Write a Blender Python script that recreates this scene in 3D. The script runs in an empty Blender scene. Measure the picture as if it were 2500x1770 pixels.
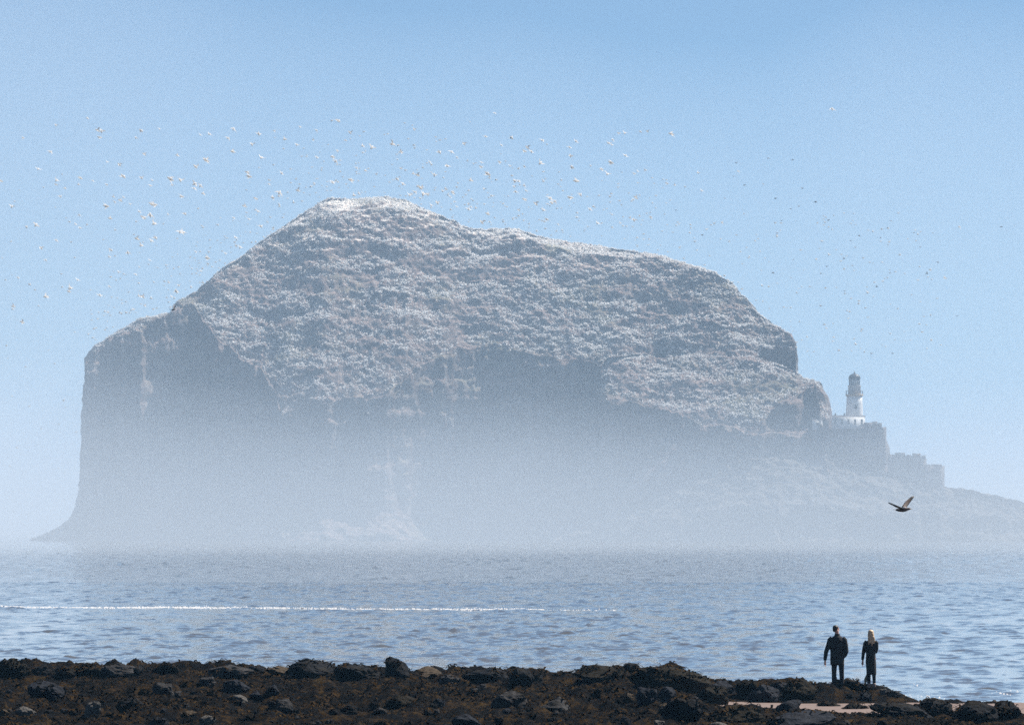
import bpy, math, random
import numpy as np
from mathutils import Vector, Matrix, Euler

# ------------------------------------------------------------------ camera, sky, sun, exposure
R = math.radians
F = 17240.0            # focal length in pixels of a 2500 px wide picture
HC = 6.0               # eye height above the sea
HZ = 1273.0            # picture row of the horizon
sc = bpy.context.scene
C = sc.collection

cam_d = bpy.data.cameras.new('camera')
cam_d.sensor_width = 36.0
cam_d.lens = 36.0 * F / 2500.0
cam_d.shift_y = (HZ - 885.0) / 2500.0
cam_d.clip_start = 1.0
cam_d.clip_end = 60000.0
cam = bpy.data.objects.new('camera', cam_d)
cam.location = (0, 0, HC)
cam.rotation_euler = (R(90), 0, 0)
C.objects.link(cam)
sc.camera = cam

SUN_EL, SUN_AZ = 52.0, 60.0       # degrees; azimuth to the right of the viewing direction (+Y)
world = bpy.data.worlds.new('World')
sc.world = world
world.use_nodes = True
wn = world.node_tree.nodes
bg = wn['Background']
sky = wn.new('ShaderNodeTexSky')
sky.sky_type = 'NISHITA'
sky.sun_disc = False
sky.sun_elevation = R(SUN_EL)
sky.sun_rotation = R(SUN_AZ)
sky.altitude = 0
sky.air_density = 0.46
sky.dust_density = 0.0
sky.ozone_density = 1.8
world.node_tree.links.new(sky.outputs[0], bg.inputs[0])
bg.inputs[1].default_value = 0.056

sun_d = bpy.data.lights.new('sun', 'SUN')
sun_d.energy = 5.0
sun_d.angle = R(0.53)
sun_d.color = (1.0, 0.945, 0.885)
sun = bpy.data.objects.new('sun', sun_d)
sdir = Vector((math.sin(R(SUN_AZ)) * math.cos(R(SUN_EL)), math.cos(R(SUN_AZ)) * math.cos(R(SUN_EL)), math.sin(R(SUN_EL))))
sun.rotation_euler = (-sdir).to_track_quat('-Z', 'Y').to_euler()
C.objects.link(sun)

sc.view_settings.view_transform = 'Standard'
sc.view_settings.look = 'None'
sc.view_settings.gamma = 1.0
sc.view_settings.exposure = 0.86
sc.render.engine = 'CYCLES'
sc.cycles.use_denoising = False
sc.cycles.max_bounces = 5
sc.cycles.diffuse_bounces = 2
sc.cycles.glossy_bounces = 2
sc.cycles.volume_bounces = 1
sc.cycles.sample_clamp_indirect = 4.0

HAZE_DENSITY = 0.0001
HAZE_COLOR = (0.30, 0.62, 0.95)
MIST_DENSITY = 0.00145
MIST_COLOR = (0.79, 0.885, 1.0)

# ------------------------------------------------------------------ numpy noise and helpers
def _h(ix, iy, iz, seed):
    with np.errstate(over='ignore'):
        h = (ix.astype(np.uint32) * np.uint32(374761393) + iy.astype(np.uint32) * np.uint32(668265263)
             + iz.astype(np.uint32) * np.uint32(2147483647) + np.uint32((seed * 1274126177) & 0xffffffff))
        h ^= h >> np.uint32(13)
        h *= np.uint32(1274126177)
        h ^= h >> np.uint32(16)
        h *= np.uint32(2246822519)
        h ^= h >> np.uint32(13)
    return h.astype(np.float64) / 4294967295.0

def vnoise(x, y, z, seed=0):
    x = np.asarray(x, float) + 5000.0; y = np.asarray(y, float) + 5000.0; z = np.asarray(z, float) + 5000.0
    x, y, z = np.broadcast_arrays(x, y, z)
    ix = np.floor(x); iy = np.floor(y); iz = np.floor(z)
    fx = x - ix; fy = y - iy; fz = z - iz
    ix = ix.astype(np.int64); iy = iy.astype(np.int64); iz = iz.astype(np.int64)
    fx = fx * fx * (3 - 2 * fx); fy = fy * fy * (3 - 2 * fy); fz = fz * fz * (3 - 2 * fz)
    out = 0
    for dx in (0, 1):
        wx = fx if dx else 1 - fx
        for dy in (0, 1):
            wy = fy if dy else 1 - fy
            for dz in (0, 1):
                wz = fz if dz else 1 - fz
                out = out + wx * wy * wz * _h(ix + dx, iy + dy, iz + dz, seed)
    return out * 2 - 1

def fbm(x, y, z, octaves=4, seed=0, gain=0.5):
    a, s, out = 1.0, 1.0, 0
    for o in range(octaves):
        out = out + a * vnoise(x * s, y * s, z * s, seed + o * 17)
        a *= gain; s *= 2.03
    return out

def ridged(x, y, z, octaves=4, seed=0):
    a, s, out = 1.0, 1.0, 0
    for o in range(octaves):
        out = out + a * (1 - 2 * np.abs(vnoise(x * s, y * s, z * s, seed + o * 17)))
        a *= 0.5; s *= 2.07
    return out

def pl(points):
    xs = np.array([p[0] for p in points], float); ys = np.array([p[1] for p in points], float)
    return lambda v: np.interp(v, xs, ys)

def sstep(a, b, v):
    t = np.clip((v - a) / (b - a), 0, 1)
    return t * t * (3 - 2 * t)

def mesh_np(name, verts, faces, mat=None, smooth=False):
    verts = np.asarray(verts, np.float32).reshape(-1, 3)
    faces = np.asarray(faces, np.int32)
    k = faces.shape[1]
    me = bpy.data.meshes.new(name)
    me.vertices.add(len(verts)); me.vertices.foreach_set('co', verts.ravel())
    me.loops.add(faces.size); me.loops.foreach_set('vertex_index', faces.ravel())
    me.polygons.add(len(faces))
    me.polygons.foreach_set('loop_start', np.arange(0, faces.size, k, dtype=np.int32))
    me.polygons.foreach_set('loop_total', np.full(len(faces), k, np.int32))
    if smooth:
        me.polygons.foreach_set('use_smooth', np.ones(len(faces), bool))
    me.update(calc_edges=True)
    me.validate()
    if mat: me.materials.append(mat)
    return me

def grid_faces(nr, nc):
    i = np.arange(nr - 1)[:, None] * nc + np.arange(nc - 1)[None, :]
    i = i.ravel()
    return np.stack([i, i + 1, i + nc + 1, i + nc], 1)

def link(name, me, parent=None, loc=None, rot=None):
    o = bpy.data.objects.new(name, me)
    C.objects.link(o)
    if parent: o.parent = parent
    if loc is not None: o.location = loc
    if rot is not None: o.rotation_euler = rot
    return o

def tag(o, label=None, cat=None, group=None, kind=None):
    if label: o['label'] = label
    if cat: o['category'] = cat
    if group: o['group'] = group
    if kind: o['kind'] = kind
    return o

def X(px, y): return (px - 1250.0) / F * y
def Z(py, y): return HC - (py - HZ) / F * y

# ------------------------------------------------------------------ materials
def new_mat(name):
    m = bpy.data.materials.new(name); m.use_nodes = True
    nt = m.node_tree
    return m, nt, nt.nodes, nt.links, nt.nodes['Principled BSDF']

def coords(n): 
    return n.new('ShaderNodeNewGeometry').outputs['Position']

def noise(n, l, vec, scale, detail=4, rough=0.55, dist=0.0, vscale=None):
    if vscale:
        mp = n.new('ShaderNodeMapping'); mp.inputs['Scale'].default_value = vscale
        l.new(vec, mp.inputs['Vector']); vec = mp.outputs[0]
    t = n.new('ShaderNodeTexNoise')
    t.inputs['Scale'].default_value = scale; t.inputs['Detail'].default_value = detail
    t.inputs['Roughness'].default_value = rough; t.inputs['Distortion'].default_value = dist
    l.new(vec, t.inputs['Vector'])
    return t.outputs['Fac']

def ramp(n, l, fac, stops):
    r = n.new('ShaderNodeValToRGB')
    el = r.color_ramp.elements
    while len(el) < len(stops): el.new(0.5)
    for e, (p, c) in zip(el, stops):
        e.position = p; e.color = (c[0], c[1], c[2], 1) if not isinstance(c, (int, float)) else (c, c, c, 1)
    l.new(fac, r.inputs[0])
    return r.outputs[0]

def mix(n, l, fac, a, b, mode='MIX'):
    x = n.new('ShaderNodeMixRGB'); x.blend_type = mode
    for s, v in ((0, fac), (1, a), (2, b)):
        if isinstance(v, (int, float)): x.inputs[s].default_value = v
        elif isinstance(v, tuple): x.inputs[s].default_value = (*v, 1)
        else: l.new(v, x.inputs[s])
    return x.outputs[0]

def bump(n, l, height, bsdf, strength, distance):
    b = n.new('ShaderNodeBump'); b.inputs['Strength'].default_value = strength; b.inputs['Distance'].default_value = distance
    l.new(height, b.inputs['Height']); l.new(b.outputs[0], bsdf.inputs['Normal'])
    return b

def mat_plain(name, col, rough=0.8, var=0.25, scale=8.0, bmp=0.0):
    m, nt, n, l, b = new_mat(name)
    v = n.new('ShaderNodeTexCoord').outputs['Object']
    f = noise(n, l, v, scale, 5)
    c0 = tuple(c * (1 - var) for c in col); c1 = tuple(min(1, c * (1 + var)) for c in col)
    l.new(ramp(n, l, f, [(0.3, c0), (0.7, c1)]), b.inputs['Base Color'])
    b.inputs['Roughness'].default_value = rough
    if bmp: bump(n, l, f, b, 0.6, bmp)
    return m

def mat_island():
    m, nt, n, l, b = new_mat('island_rock')
    p = coords(n)
    big = noise(n, l, p, 0.035, 5, 0.6)
    mid = noise(n, l, p, 0.28, 6, 0.7, vscale=(1, 0.7, 1.9))
    rock = ramp(n, l, mid, [(0.25, (0.020, 0.019, 0.022)), (0.5, (0.088, 0.063, 0.056)), (0.78, (0.22, 0.16, 0.135))])
    # streaks of droppings and pale stone on the ledges, plus painted summit sunlight
    g = n.new('ShaderNodeNewGeometry')
    sep = n.new('ShaderNodeSeparateXYZ'); l.new(g.outputs['Normal'], sep.inputs[0])
    flat = ramp(n, l, sep.outputs['Z'], [(0.25, 0.0), (0.75, 1.0)])
    fine = noise(n, l, p, 1.5, 4, 0.8)
    spk = ramp(n, l, fine, [(0.46, 0.0), (0.66, 0.9)])
    guano_sunlit = mix(n, l, big, (0.40, 0.30, 0.26), (0.72, 0.56, 0.475))
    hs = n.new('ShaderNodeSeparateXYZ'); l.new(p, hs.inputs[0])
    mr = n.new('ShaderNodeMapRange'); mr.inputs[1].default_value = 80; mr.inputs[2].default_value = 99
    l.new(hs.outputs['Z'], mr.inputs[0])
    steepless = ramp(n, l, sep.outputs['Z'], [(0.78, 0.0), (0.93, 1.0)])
    sunlit_top = mix(n, l, 1.0, mr.outputs[0], steepless, 'MULTIPLY')  # flatter ground high up, where the sunlit band is painted
    spk = mix(n, l, 1.0, spk, sunlit_top, 'ADD')
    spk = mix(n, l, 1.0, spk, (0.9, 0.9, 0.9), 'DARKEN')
    guano_sunlit = mix(n, l, sunlit_top, guano_sunlit, (0.78, 0.72, 0.63))  # crest droppings turned cream to paint in the sun on the summit
    cov = mix(n, l, 1.0, flat, spk, 'MULTIPLY')
    col = mix(n, l, cov, rock, guano_sunlit)
    grs = noise(n, l, p, 0.06, 4, 0.6)
    grsm = mix(n, l, 1.0, ramp(n, l, grs, [(0.52, 0.0), (0.66, 0.55)]), flat, 'MULTIPLY')
    col = mix(n, l, grsm, col, (0.14, 0.15, 0.075))
    # vertical whitewash streaks on the cliffs
    st = noise(n, l, p, 0.5, 5, 0.65, vscale=(1, 1, 0.12))
    stm = ramp(n, l, st, [(0.50, 0.0), (0.70, 0.62)])
    inv = n.new('ShaderNodeInvert'); l.new(flat, inv.inputs[1])
    stm2 = mix(n, l, 1.0, stm, inv.outputs[0], 'MULTIPLY')
    col = mix(n, l, stm2, col, (0.40, 0.38, 0.35))
    l.new(col, b.inputs['Base Color'])
    b.inputs['Roughness'].default_value = 0.9
    b.inputs['Specular IOR Level'].default_value = 0.2
    bump(n, l, mid, b, 0.7, 0.8)
    return m

def mat_water():
    m, nt, n, l, b = new_mat('sea_water')
    p = coords(n)
    b.inputs['Base Color'].default_value = (0.092, 0.084, 0.066, 1)      # slightly turbid coastal water
    b.inputs['Roughness'].default_value = 0.045
    b.inputs['IOR'].default_value = 1.333
    n1 = noise(n, l, p, 1.6, 4, 0.65, vscale=(1.0, 0.55, 1))
    n2 = noise(n, l, p, 0.35, 3, 0.6, vscale=(1.0, 0.5, 1))
    h = mix(n, l, 0.45, n1, n2)
    # small ripples, rougher on the open water farther out and in gusty patches
    sp = n.new('ShaderNodeSeparateXYZ'); l.new(p, sp.inputs[0])
    mr = n.new('ShaderNodeMapRange'); l.new(sp.outputs['Y'], mr.inputs[0])
    mr.inputs[1].default_value = 400; mr.inputs[2].default_value = 850; mr.inputs[3].default_value = 0.022; mr.inputs[4].default_value = 0.48
    g = noise(n, l, p, 1.0, 4, 0.7, vscale=(0.75, 0.035, 1))
    gm = ramp(n, l, g, [(0.36, 0.12), (0.62, 1.0)])
    mu = n.new('ShaderNodeMath'); mu.operation = 'MULTIPLY'
    l.new(mr.outputs[0], mu.inputs[0]); l.new(gm, mu.inputs[1])
    bp = bump(n, l, h, b, 1.0, 0.03)
    l.new(mu.outputs[0], bp.inputs['Distance'])
    return m

def mat_weed(name='seaweed', bright=1.0):
    m, nt, n, l, b = new_mat(name)
    p = coords(n)
    f = noise(n, l, p, 1.3, 5, 0.75, vscale=(1, 0.5, 1))
    f2 = noise(n, l, p, 9.0, 3, 0.7)
    c = ramp(n, l, f, [(0.32, (0.0015, 0.0015, 0.0015)), (0.50, (0.005, 0.0037, 0.0016)), (0.58, (0.044, 0.023, 0.005)), (0.76, (0.048, 0.036, 0.009))])
    c = mix(n, l, ramp(n, l, f2, [(0.35, 0.75), (0.65, 0.0)]), c, (0.003, 0.0026, 0.002))
    l.new(c, b.inputs['Base Color'])
    b.inputs['Roughness'].default_value = 0.75
    b.inputs['Specular IOR Level'].default_value = 0.02
    return m

def mat_shore():
    m, nt, n, l, b = new_mat('shore_ground')
    p = coords(n)
    f = noise(n, l, p, 1.5, 6, 0.75, vscale=(1, 0.45, 1))
    f2 = noise(n, l, p, 7.0, 5, 0.75, vscale=(1, 0.6, 1))
    c = ramp(n, l, f, [(0.34, (0.002, 0.002, 0.0025)), (0.48, (0.0045, 0.0036, 0.0025)), (0.57, (0.032, 0.018, 0.005)), (0.74, (0.050, 0.034, 0.011))])
    c = mix(n, l, ramp(n, l, f2, [(0.40, 0.95), (0.58, 0.0)]), c, (0.003, 0.003, 0.0035))
    # bare sand where the ground lies low
    sp = n.new('ShaderNodeSeparateXYZ'); l.new(p, sp.inputs[0])
    l.new(c, b.inputs['Base Color'])
    b.inputs['Roughness'].default_value = 0.85
    b.inputs['Specular IOR Level'].default_value = 0.02
    bump(n, l, f2, b, 0.8, 0.08)
    return m

def mat_boulder(name, dark, light, weed=0.5):
    m, nt, n, l, b = new_mat(name)
    v = n.new('ShaderNodeTexCoord').outputs['Object']
    info = n.new('ShaderNodeObjectInfo')
    add = n.new('ShaderNodeVectorMath'); add.operation = 'ADD'
    l.new(v, add.inputs[0]); l.new(info.outputs['Location'], add.inputs[1])
    v = add.outputs[0]
    f = noise(n, l, v, 3.0, 6, 0.7)
    f2 = noise(n, l, v, 14.0, 4, 0.7)
    c = ramp(n, l, f, [(0.3, dark), (0.7, light)])
    c = mix(n, l, ramp(n, l, f2, [(0.35, 0.6), (0.6, 0.0)]), c, tuple(x * 0.4 for x in dark))
    w = noise(n, l, v, 1.6, 5, 0.65)
    wm = ramp(n, l, w, [(0.58 - 0.2 * weed, 0.0), (0.66 - 0.2 * weed, min(1.0, weed * 1.6))])
    c = mix(n, l, wm, c, (0.012, 0.0085, 0.003))
    l.new(c, b.inputs['Base Color'])
    b.inputs['Roughness'].default_value = 0.7
    b.inputs['Specular IOR Level'].default_value = 0.06
    bump(n, l, f2, b, 0.7, 0.05)
    return m

M = {}
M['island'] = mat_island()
M['water'] = mat_water()
M['weed'] = mat_weed()
M['shore'] = mat_shore()
M['dark_rock'] = mat_boulder('dark_rock', (0.004, 0.0045, 0.006), (0.014, 0.015, 0.018), 0.45)
M['slate_rock'] = mat_boulder('slate_rock', (0.008, 0.010, 0.015), (0.034, 0.037, 0.046), 0.2)
M['grey_rock'] = mat_boulder('grey_rock', (0.018, 0.017, 0.017), (0.070, 0.066, 0.064), 0.3)
M['pale_rock'] = mat_boulder('pale_rock', (0.06, 0.056, 0.05), (0.19, 0.175, 0.155), 0.1)
M['tan_rock'] = mat_boulder('tan_rock', (0.035, 0.025, 0.015), (0.12, 0.088, 0.055), 0.2)
M['weedy_rock'] = mat_boulder('weedy_rock', (0.004, 0.004, 0.004), (0.014, 0.012, 0.010), 1.0)
M['sand'] = mat_plain('sand', (0.15, 0.105, 0.085), 0.9, 0.2, 1.3, 0.02)
M['foam'] = mat_plain('foam', (0.48, 0.48, 0.48), 0.6, 0.1, 1.0)
M['white_paint'] = mat_plain('white_paint', (0.78, 0.77, 0.74), 0.6, 0.08, 0.6)
M['grey_paint'] = mat_plain('grey_paint', (0.22, 0.23, 0.25), 0.6, 0.15, 0.8)
M['stone_paint'] = mat_plain('stone_paint', (0.42, 0.40, 0.38), 0.7, 0.15, 0.8)
M['black_paint'] = mat_plain('black_paint', (0.03, 0.032, 0.037), 0.5, 0.2, 0.8)
M['roof_slate'] = mat_plain('roof_slate', (0.12, 0.12, 0.13), 0.8, 0.25, 1.5)
M['ochre'] = mat_plain('ochre_paint', (0.45, 0.33, 0.20), 0.7, 0.15, 1.0)
M['wall_stone'] = mat_plain('wall_stone', (0.17, 0.15, 0.14), 0.9, 0.45, 0.9, 0.15)
M['jacket'] = mat_plain('black_cloth', (0.010, 0.010, 0.011), 0.9, 0.3, 12, 0.004)
M['trousers'] = mat_plain('navy_cloth', (0.012, 0.012, 0.016), 0.9, 0.3, 14, 0.004)
M['skin'] = mat_plain('skin', (0.50, 0.29, 0.22), 0.55, 0.1, 10)
M['hair_dark'] = mat_plain('dark_hair', (0.018, 0.011, 0.008), 0.6, 0.4, 40, 0.003)
M['hair_blond'] = mat_plain('blond_hair', (0.62, 0.45, 0.27), 0.5, 0.3, 30, 0.003)
M['boot'] = mat_plain('beige_boot', (0.36, 0.25, 0.20), 0.7, 0.15, 14)
M['shoe'] = mat_plain('black_shoe', (0.015, 0.015, 0.016), 0.5, 0.3, 14)
M['lining'] = mat_plain('khaki_lining', (0.26, 0.24, 0.14), 0.85, 0.2, 14)
M['gull_white'] = mat_plain('white_feather', (0.72, 0.71, 0.69), 0.7, 0.08, 10)
M['gull_brown'] = mat_plain('brown_feather', (0.085, 0.06, 0.05), 0.75, 0.4, 10)
M['far_bird'] = mat_plain('grey_brown_feather', (0.16, 0.14, 0.13), 0.8, 0.3, 6)
M['gull_dark'] = mat_plain('dark_feather', (0.03, 0.028, 0.028), 0.7, 0.3, 10)
M['beak'] = mat_plain('beak_horn', (0.35, 0.20, 0.05), 0.5, 0.1, 10)
M['glass'] = mat_plain('lantern_glass', (0.55, 0.58, 0.60), 0.1, 0.1, 1.0)
M['window'] = mat_plain('dark_window', (0.03, 0.035, 0.04), 0.2, 0.2, 1.0)
def mat_gannet():
    m, nt, n, l, b = new_mat('gannet_plumage')
    v = n.new('ShaderNodeTexCoord').outputs['Object']
    f = noise(n, l, v, 4.0, 2)
    l.new(ramp(n, l, f, [(0.2, (0.90, 0.89, 0.87)), (0.8, (0.94, 0.94, 0.94))]), b.inputs['Base Color'])
    b.inputs['Roughness'].default_value = 0.8
    tr = n.new('ShaderNodeBsdfTranslucent'); tr.inputs[0].default_value = (0.88, 0.86, 0.82, 1)
    mx = n.new('ShaderNodeMixShader'); mx.inputs[0].default_value = 0.55
    out = n['Material Output']
    l.new(b.outputs[0], mx.inputs[1]); l.new(tr.outputs[0], mx.inputs[2]); l.new(mx.outputs[0], out.inputs[0])
    return m
M['gannet'] = mat_gannet()

def mat_volume(name, density, color, aniso):
    m = bpy.data.materials.new(name); m.use_nodes = True
    n = m.node_tree.nodes; l = m.node_tree.links
    for x in list(n):
        if x.type != 'OUTPUT_MATERIAL': n.remove(x)
    v = n.new('ShaderNodeVolumePrincipled')
    v.inputs['Density'].default_value = density
    v.inputs['Color'].default_value = (*color, 1)
    v.inputs['Anisotropy'].default_value = aniso
    l.new(v.outputs[0], n['Material Output'].inputs['Volume'])
    return m

# ------------------------------------------------------------------ sea
def wave_height(x, y):
    rng = np.random.default_rng(5)
    h = np.zeros_like(x)
    # short wind sea running mostly along the line of sight
    for k in range(40):
        lam = 0.8 * (3.0 / 0.8) ** (k / 39.0)
        ang = rng.normal(0, 0.8) + R(90) + 0.2
        kx, ky = math.cos(ang) * 2 * math.pi / lam, math.sin(ang) * 2 * math.pi / lam
        a = 0.0034 * lam ** 0.8 * rng.uniform(0.5, 1.3)
        ph = rng.uniform(0, 6.28)
        lim = np.clip((lam - 1.4 * 0.0013 * y) / (1.2 * 0.0013 * y), 0, 1)     # drop waves finer than the mesh
        h += a * lim * np.sin(kx * x + ky * y + ph)
    near = np.clip((900 - y) / 500, 0, 1)
    h += near * 0.024 * fbm(x / 0.40, y / 1.5, 0 * x, 2, 91) + 0.022 * fbm(x / 0.9, y / 3.6, 0 * x, 3, 92)
    h += np.clip((y - 550) / 500, 0, 1) * 0.11 * fbm(x / 1.6, y / 11.0, 0 * x, 3, 94, 0.6)
    gust = 0.9 + 0.25 * fbm(x / 25.0, y / 120.0, 0 * x, 3, 3)
    patch = np.clip(0.8 + 1.3 * fbm(x / 0.75, y / 4.5, 0 * x, 3, 93, 0.65), 0.08, 2.2)     # cat's paws
    return 0.95 * h * np.clip(gust, 0.2, 1.6) * patch

def build_sea():
    ys = np.concatenate([np.geomspace(207.0, 700.0, 900, endpoint=False), np.geomspace(700.0, 2600.0, 220)])
    ts = np.linspace(-0.098, 0.098, 520)
    YY, TT = np.meshgrid(ys, ts, indexing='ij')
    XX = TT * YY
    ZZ = wave_height(XX, YY)
    edge = np.clip((0.098 - np.abs(TT)) / 0.006, 0, 1) * np.clip((2600 - YY) / 300, 0, 1) * np.clip((YY - 207) / 8, 0, 1)
    ZZ = ZZ * edge
    V = np.stack([XX, YY, ZZ], -1).reshape(-1, 3)
    nr, nc = len(ys), len(ts)
    Fc = grid_faces(nr, nc)
    # calm outer sea to the horizon
    a, b2, c, d = 0, nc - 1, (nr - 1) * nc, nr * nc - 1
    n0 = len(V)
    far, wide = 21000.0, 12000.0
    extra = np.array([[-wide, 207, 0], [wide, 207, 0], [wide, 2600, 0], [-wide, 2600, 0], [-wide, far, 0], [wide, far, 0],
                      [-wide, -3000, 0], [wide, -3000, 0]], float)
    V = np.vstack([V, extra])
    left = np.array([[n0, a, c, n0 + 3]]); right = np.array([[b2, n0 + 1, n0 + 2, d]])
    back = np.array([[n0 + 3, c, d, n0 + 2], [n0 + 3, n0 + 2, n0 + 5, n0 + 4]])
    front = np.array([[n0 + 6, n0 + 7, n0 + 1, n0]])
    Fc = np.vstack([Fc, left, right, back, front])
    me = mesh_np('sea', V, Fc, M['water'], smooth=True)
    o = link('sea', me)
    tag(o, 'choppy grey blue sea between the shore and the island', kind='structure')

build_sea()

def build_foam():
    rng = np.random.default_rng(8)
    # a long line of foam lying on the water, slightly slanting towards the viewer on the right
    n = 3400
    x = rng.uniform(-46, 7, n)
    t = (x + 46) / 53
    dens = np.clip(0.72 + 0.55 * fbm(x / 5.0, 0 * x + 3, 0 * x, 3, 6), 0.15, 1) * np.clip((7 - x) / 9, 0.1, 1) ** 0.7
    x = x[rng.random(n) < dens]; n = len(x); t = (x + 46) / 53
    y = 505 - 29 * t + 4.0 * fbm(x / 11.0, 0 * x, 0 * x, 3, 4) + rng.normal(0, 1, n) * np.clip(1.1 + 1.6 * fbm(x / 3.0, 0 * x + 9, 0 * x, 3, 14), 0.4, 3)
    foam_mesh('foam', rng, x, y, 'long white line of foam stretching across the sea')
    n = 1200
    x = rng.uniform(10.5, 19, n); y = rng.uniform(222, 268, n)
    k = np.clip(1.6 * fbm(x / 1.2, y / 9.0, 0 * x, 3, 7) - 0.25, 0, 1) * np.clip((266 - y) / 26, 0, 1)
    k = rng.random(n) < k
    foam_mesh('surf', rng, x[k], y[k], 'scraps of white surf off the right end of the shore', 0.35)

def foam_mesh(name, rng, x, y, label, hs=1.0):
    n = len(x)
    z = wave_height(x, y)
    m = 6
    an = np.arange(m) / m * 6.283
    w, d, h = rng.uniform(0.02, 0.13, n), rng.uniform(0.2, 0.7, n), hs * rng.uniform(0.02, 0.08, n)
    jit = rng.uniform(0.7, 1.2, (n, m))
    ring = np.stack([x[:, None] + w[:, None] * np.cos(an) * jit, y[:, None] + d[:, None] * np.sin(an) * jit, np.repeat((z - 0.03)[:, None], m, 1)], -1)
    V = np.concatenate([ring, np.stack([x, y, z + h], -1)[:, None, :]], 1).reshape(-1, 3)
    b = np.arange(n)[:, None] * (m + 1)
    Fc = np.concatenate([b + np.array([[k, (k + 1) % m, m]]) for k in range(m)], 0)
    me = mesh_np(name, V, Fc, M['foam'], smooth=True)
    tag(link(name, me), label, kind='stuff')
build_foam()

# ------------------------------------------------------------------ island masses
def build_mass(name, crest, cliff, yc, flat_drop, px0, px1, step, n_cliff=150, n_slope=170, slope_deg=44.0,
               lean=0.14, back=45.0, disp=1.0, seed=0, terrace=1.0, skirt=None):
    cr, ck, ycf, fd = pl(crest), pl(cliff), pl(yc), pl(flat_drop)
    base = np.arange(px0, px1 + step, step)
    dense = []
    cp = sorted(crest)
    for (xa, ya), (xb, yb) in zip(cp[:-1], cp[1:]):     # extra columns where the outline falls steeply
        if xb > xa and abs(yb - ya) / (xb - xa) > 2.0 and xa >= px0 - 1 and xb <= px1 + 1:
            dense += list(np.linspace(xa, xb, max(4, int(abs(yb - ya) / 5))))
    px = np.unique(np.round(np.concatenate([base, np.array(dense if dense else [px0])]), 2))
    n = len(px)
    y_c = ycf(px) + fd(px) * (1 / math.tan(R(16.0)) - 1 / math.tan(R(slope_deg)))
    # warp so that picture-traced outlines do not look ruled
    pc = cr(px)
    pk = np.maximum(ck(px) + 9.0 * fbm(px / 35.0, 0 * px + seed, 0 * px, 4, seed + 5), pc + 2.0)
    z_c = Z(pc, y_c)
    z_k = np.zeros(n); y_k = y_c.copy()
    tan = math.tan(R(slope_deg)); tf = math.tan(R(16.0))
    d0 = fd(px)
    for it in range(4):
        z_k = np.minimum(Z(pk, y_k), z_c - 0.3)
        drop = z_c - z_k
        y_k = y_c - (np.minimum(drop, d0) / tf + np.maximum(drop - d0, 0) / tan)
    z_k = np.maximum(z_k, -1.0)
    rows_y, rows_z, kind = [], [], []
    y0 = y_k - np.maximum(z_k + 4, 0) * lean
    for t in np.linspace(0, 1, n_cliff):                 # cliff, from below the water up
        zz = -4 + (z_k + 4) * t
        yy = y0 + (y_k - y0) * t ** 1.1
        if skirt is not None:                             # rubble foot
            sk = np.clip((skirt - zz) / skirt, 0, 1)
            yy = yy - sk ** 1.5 * skirt * 1.1
        rows_y.append(yy); rows_z.append(zz); kind.append(0.0)
    for t in np.linspace(0, 1, n_slope + 1)[1:]:
        dr = (z_c - z_k) * (1 - t)
        zz = z_c - dr
        yy = y_c - (np.minimum(dr, d0) / tf + np.maximum(dr - d0, 0) / tan)
        rows_y.append(yy); rows_z.append(zz); kind.append(1.0)
    n_front = len(rows_y)
    for t in np.linspace(0, 1, 26)[1:]:
        yy = y_c + back * t
        zz = z_c - (z_c + 4) * (0.12 * t + 0.88 * t ** 3)
        rows_y.append(yy); rows_z.append(zz); kind.append(0.6)
    YY = np.array(rows_y); ZZ = np.array(rows_z); K = np.repeat(np.array(kind)[:, None], n, 1)
    XX = (px[None, :] - 1250.0) / F * YY
    # terraces on the slope
    zt = ZZ + 7.0 * fbm(XX / 50.0, YY / 50.0, 0 * XX, 3, seed + 21) + 1.4 * fbm(XX / 8.0, YY / 9.0, ZZ / 9.0, 3, seed + 22)
    per = 8.0
    fr = zt / per - np.floor(zt / per)
    mask = np.clip(0.6 + 1.1 * fbm(XX / 26.0, YY / 30.0, ZZ / 7.0, 2, seed + 23), 0, 1)
    sm = fr * fr * fr * (fr * (fr * 6 - 15) + 10)
    keep = np.clip((z_c[None, :] - ZZ) / 5.0, 0, 1)       # keep the outline itself
    ZZ = ZZ + terrace * K * (K > 0.9) * mask * keep * per * (sm - fr) * 0.5
    # crags: displacement towards the viewer, upright on the cliffs, rounder on the slope
    cl = 1 - K * (K > 0.9)
    big = ridged(XX / 26.0, YY / 26.0, ZZ / 60.0, 4, seed + 31)
    mid = ridged(XX / 7.0, YY / 7.0, ZZ / 13.0, 4, seed + 32)
    strata = fbm(XX / 14.0, YY / 14.0, ZZ / 2.6, 4, seed + 33)
    hum = fbm(XX / 9.0, YY / 9.0, ZZ / 9.0, 5, seed + 34, 0.6)
    gr = fbm(XX / 1.7, YY / 1.7, ZZ / 1.7, 3, seed + 35, 0.6)
    foot = np.clip((ZZ + 4) / 6, 0.2, 1)
    d = disp * foot * (cl * (3.2 * big + 1.3 * mid + 1.0 * strata) + (1 - cl) * (0.8 * hum + 0.3 * big + 0.7 * fbm(XX / 18.0, YY / 18.0, ZZ / 3.5, 3, seed + 37))) + disp * 0.42 * gr
    YY = YY - d
    ZZ = ZZ + disp * (1 - cl) * (0.55 * hum * np.clip(keep + 0.35, 0, 1) + 0.3 * gr) + 0.3 * disp * cl * gr
    XX = (px[None, :] - 1250.0) / F * np.array(rows_y) + disp * 0.5 * fbm(XX / 3.0, YY / 3.0, ZZ / 3.0, 3, seed + 36)
    V = np.stack([XX, YY, ZZ], -1)
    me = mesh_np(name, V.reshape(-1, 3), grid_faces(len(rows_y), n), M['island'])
    o = link(name, me)
    return o, V, n_cliff, n_front

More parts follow.
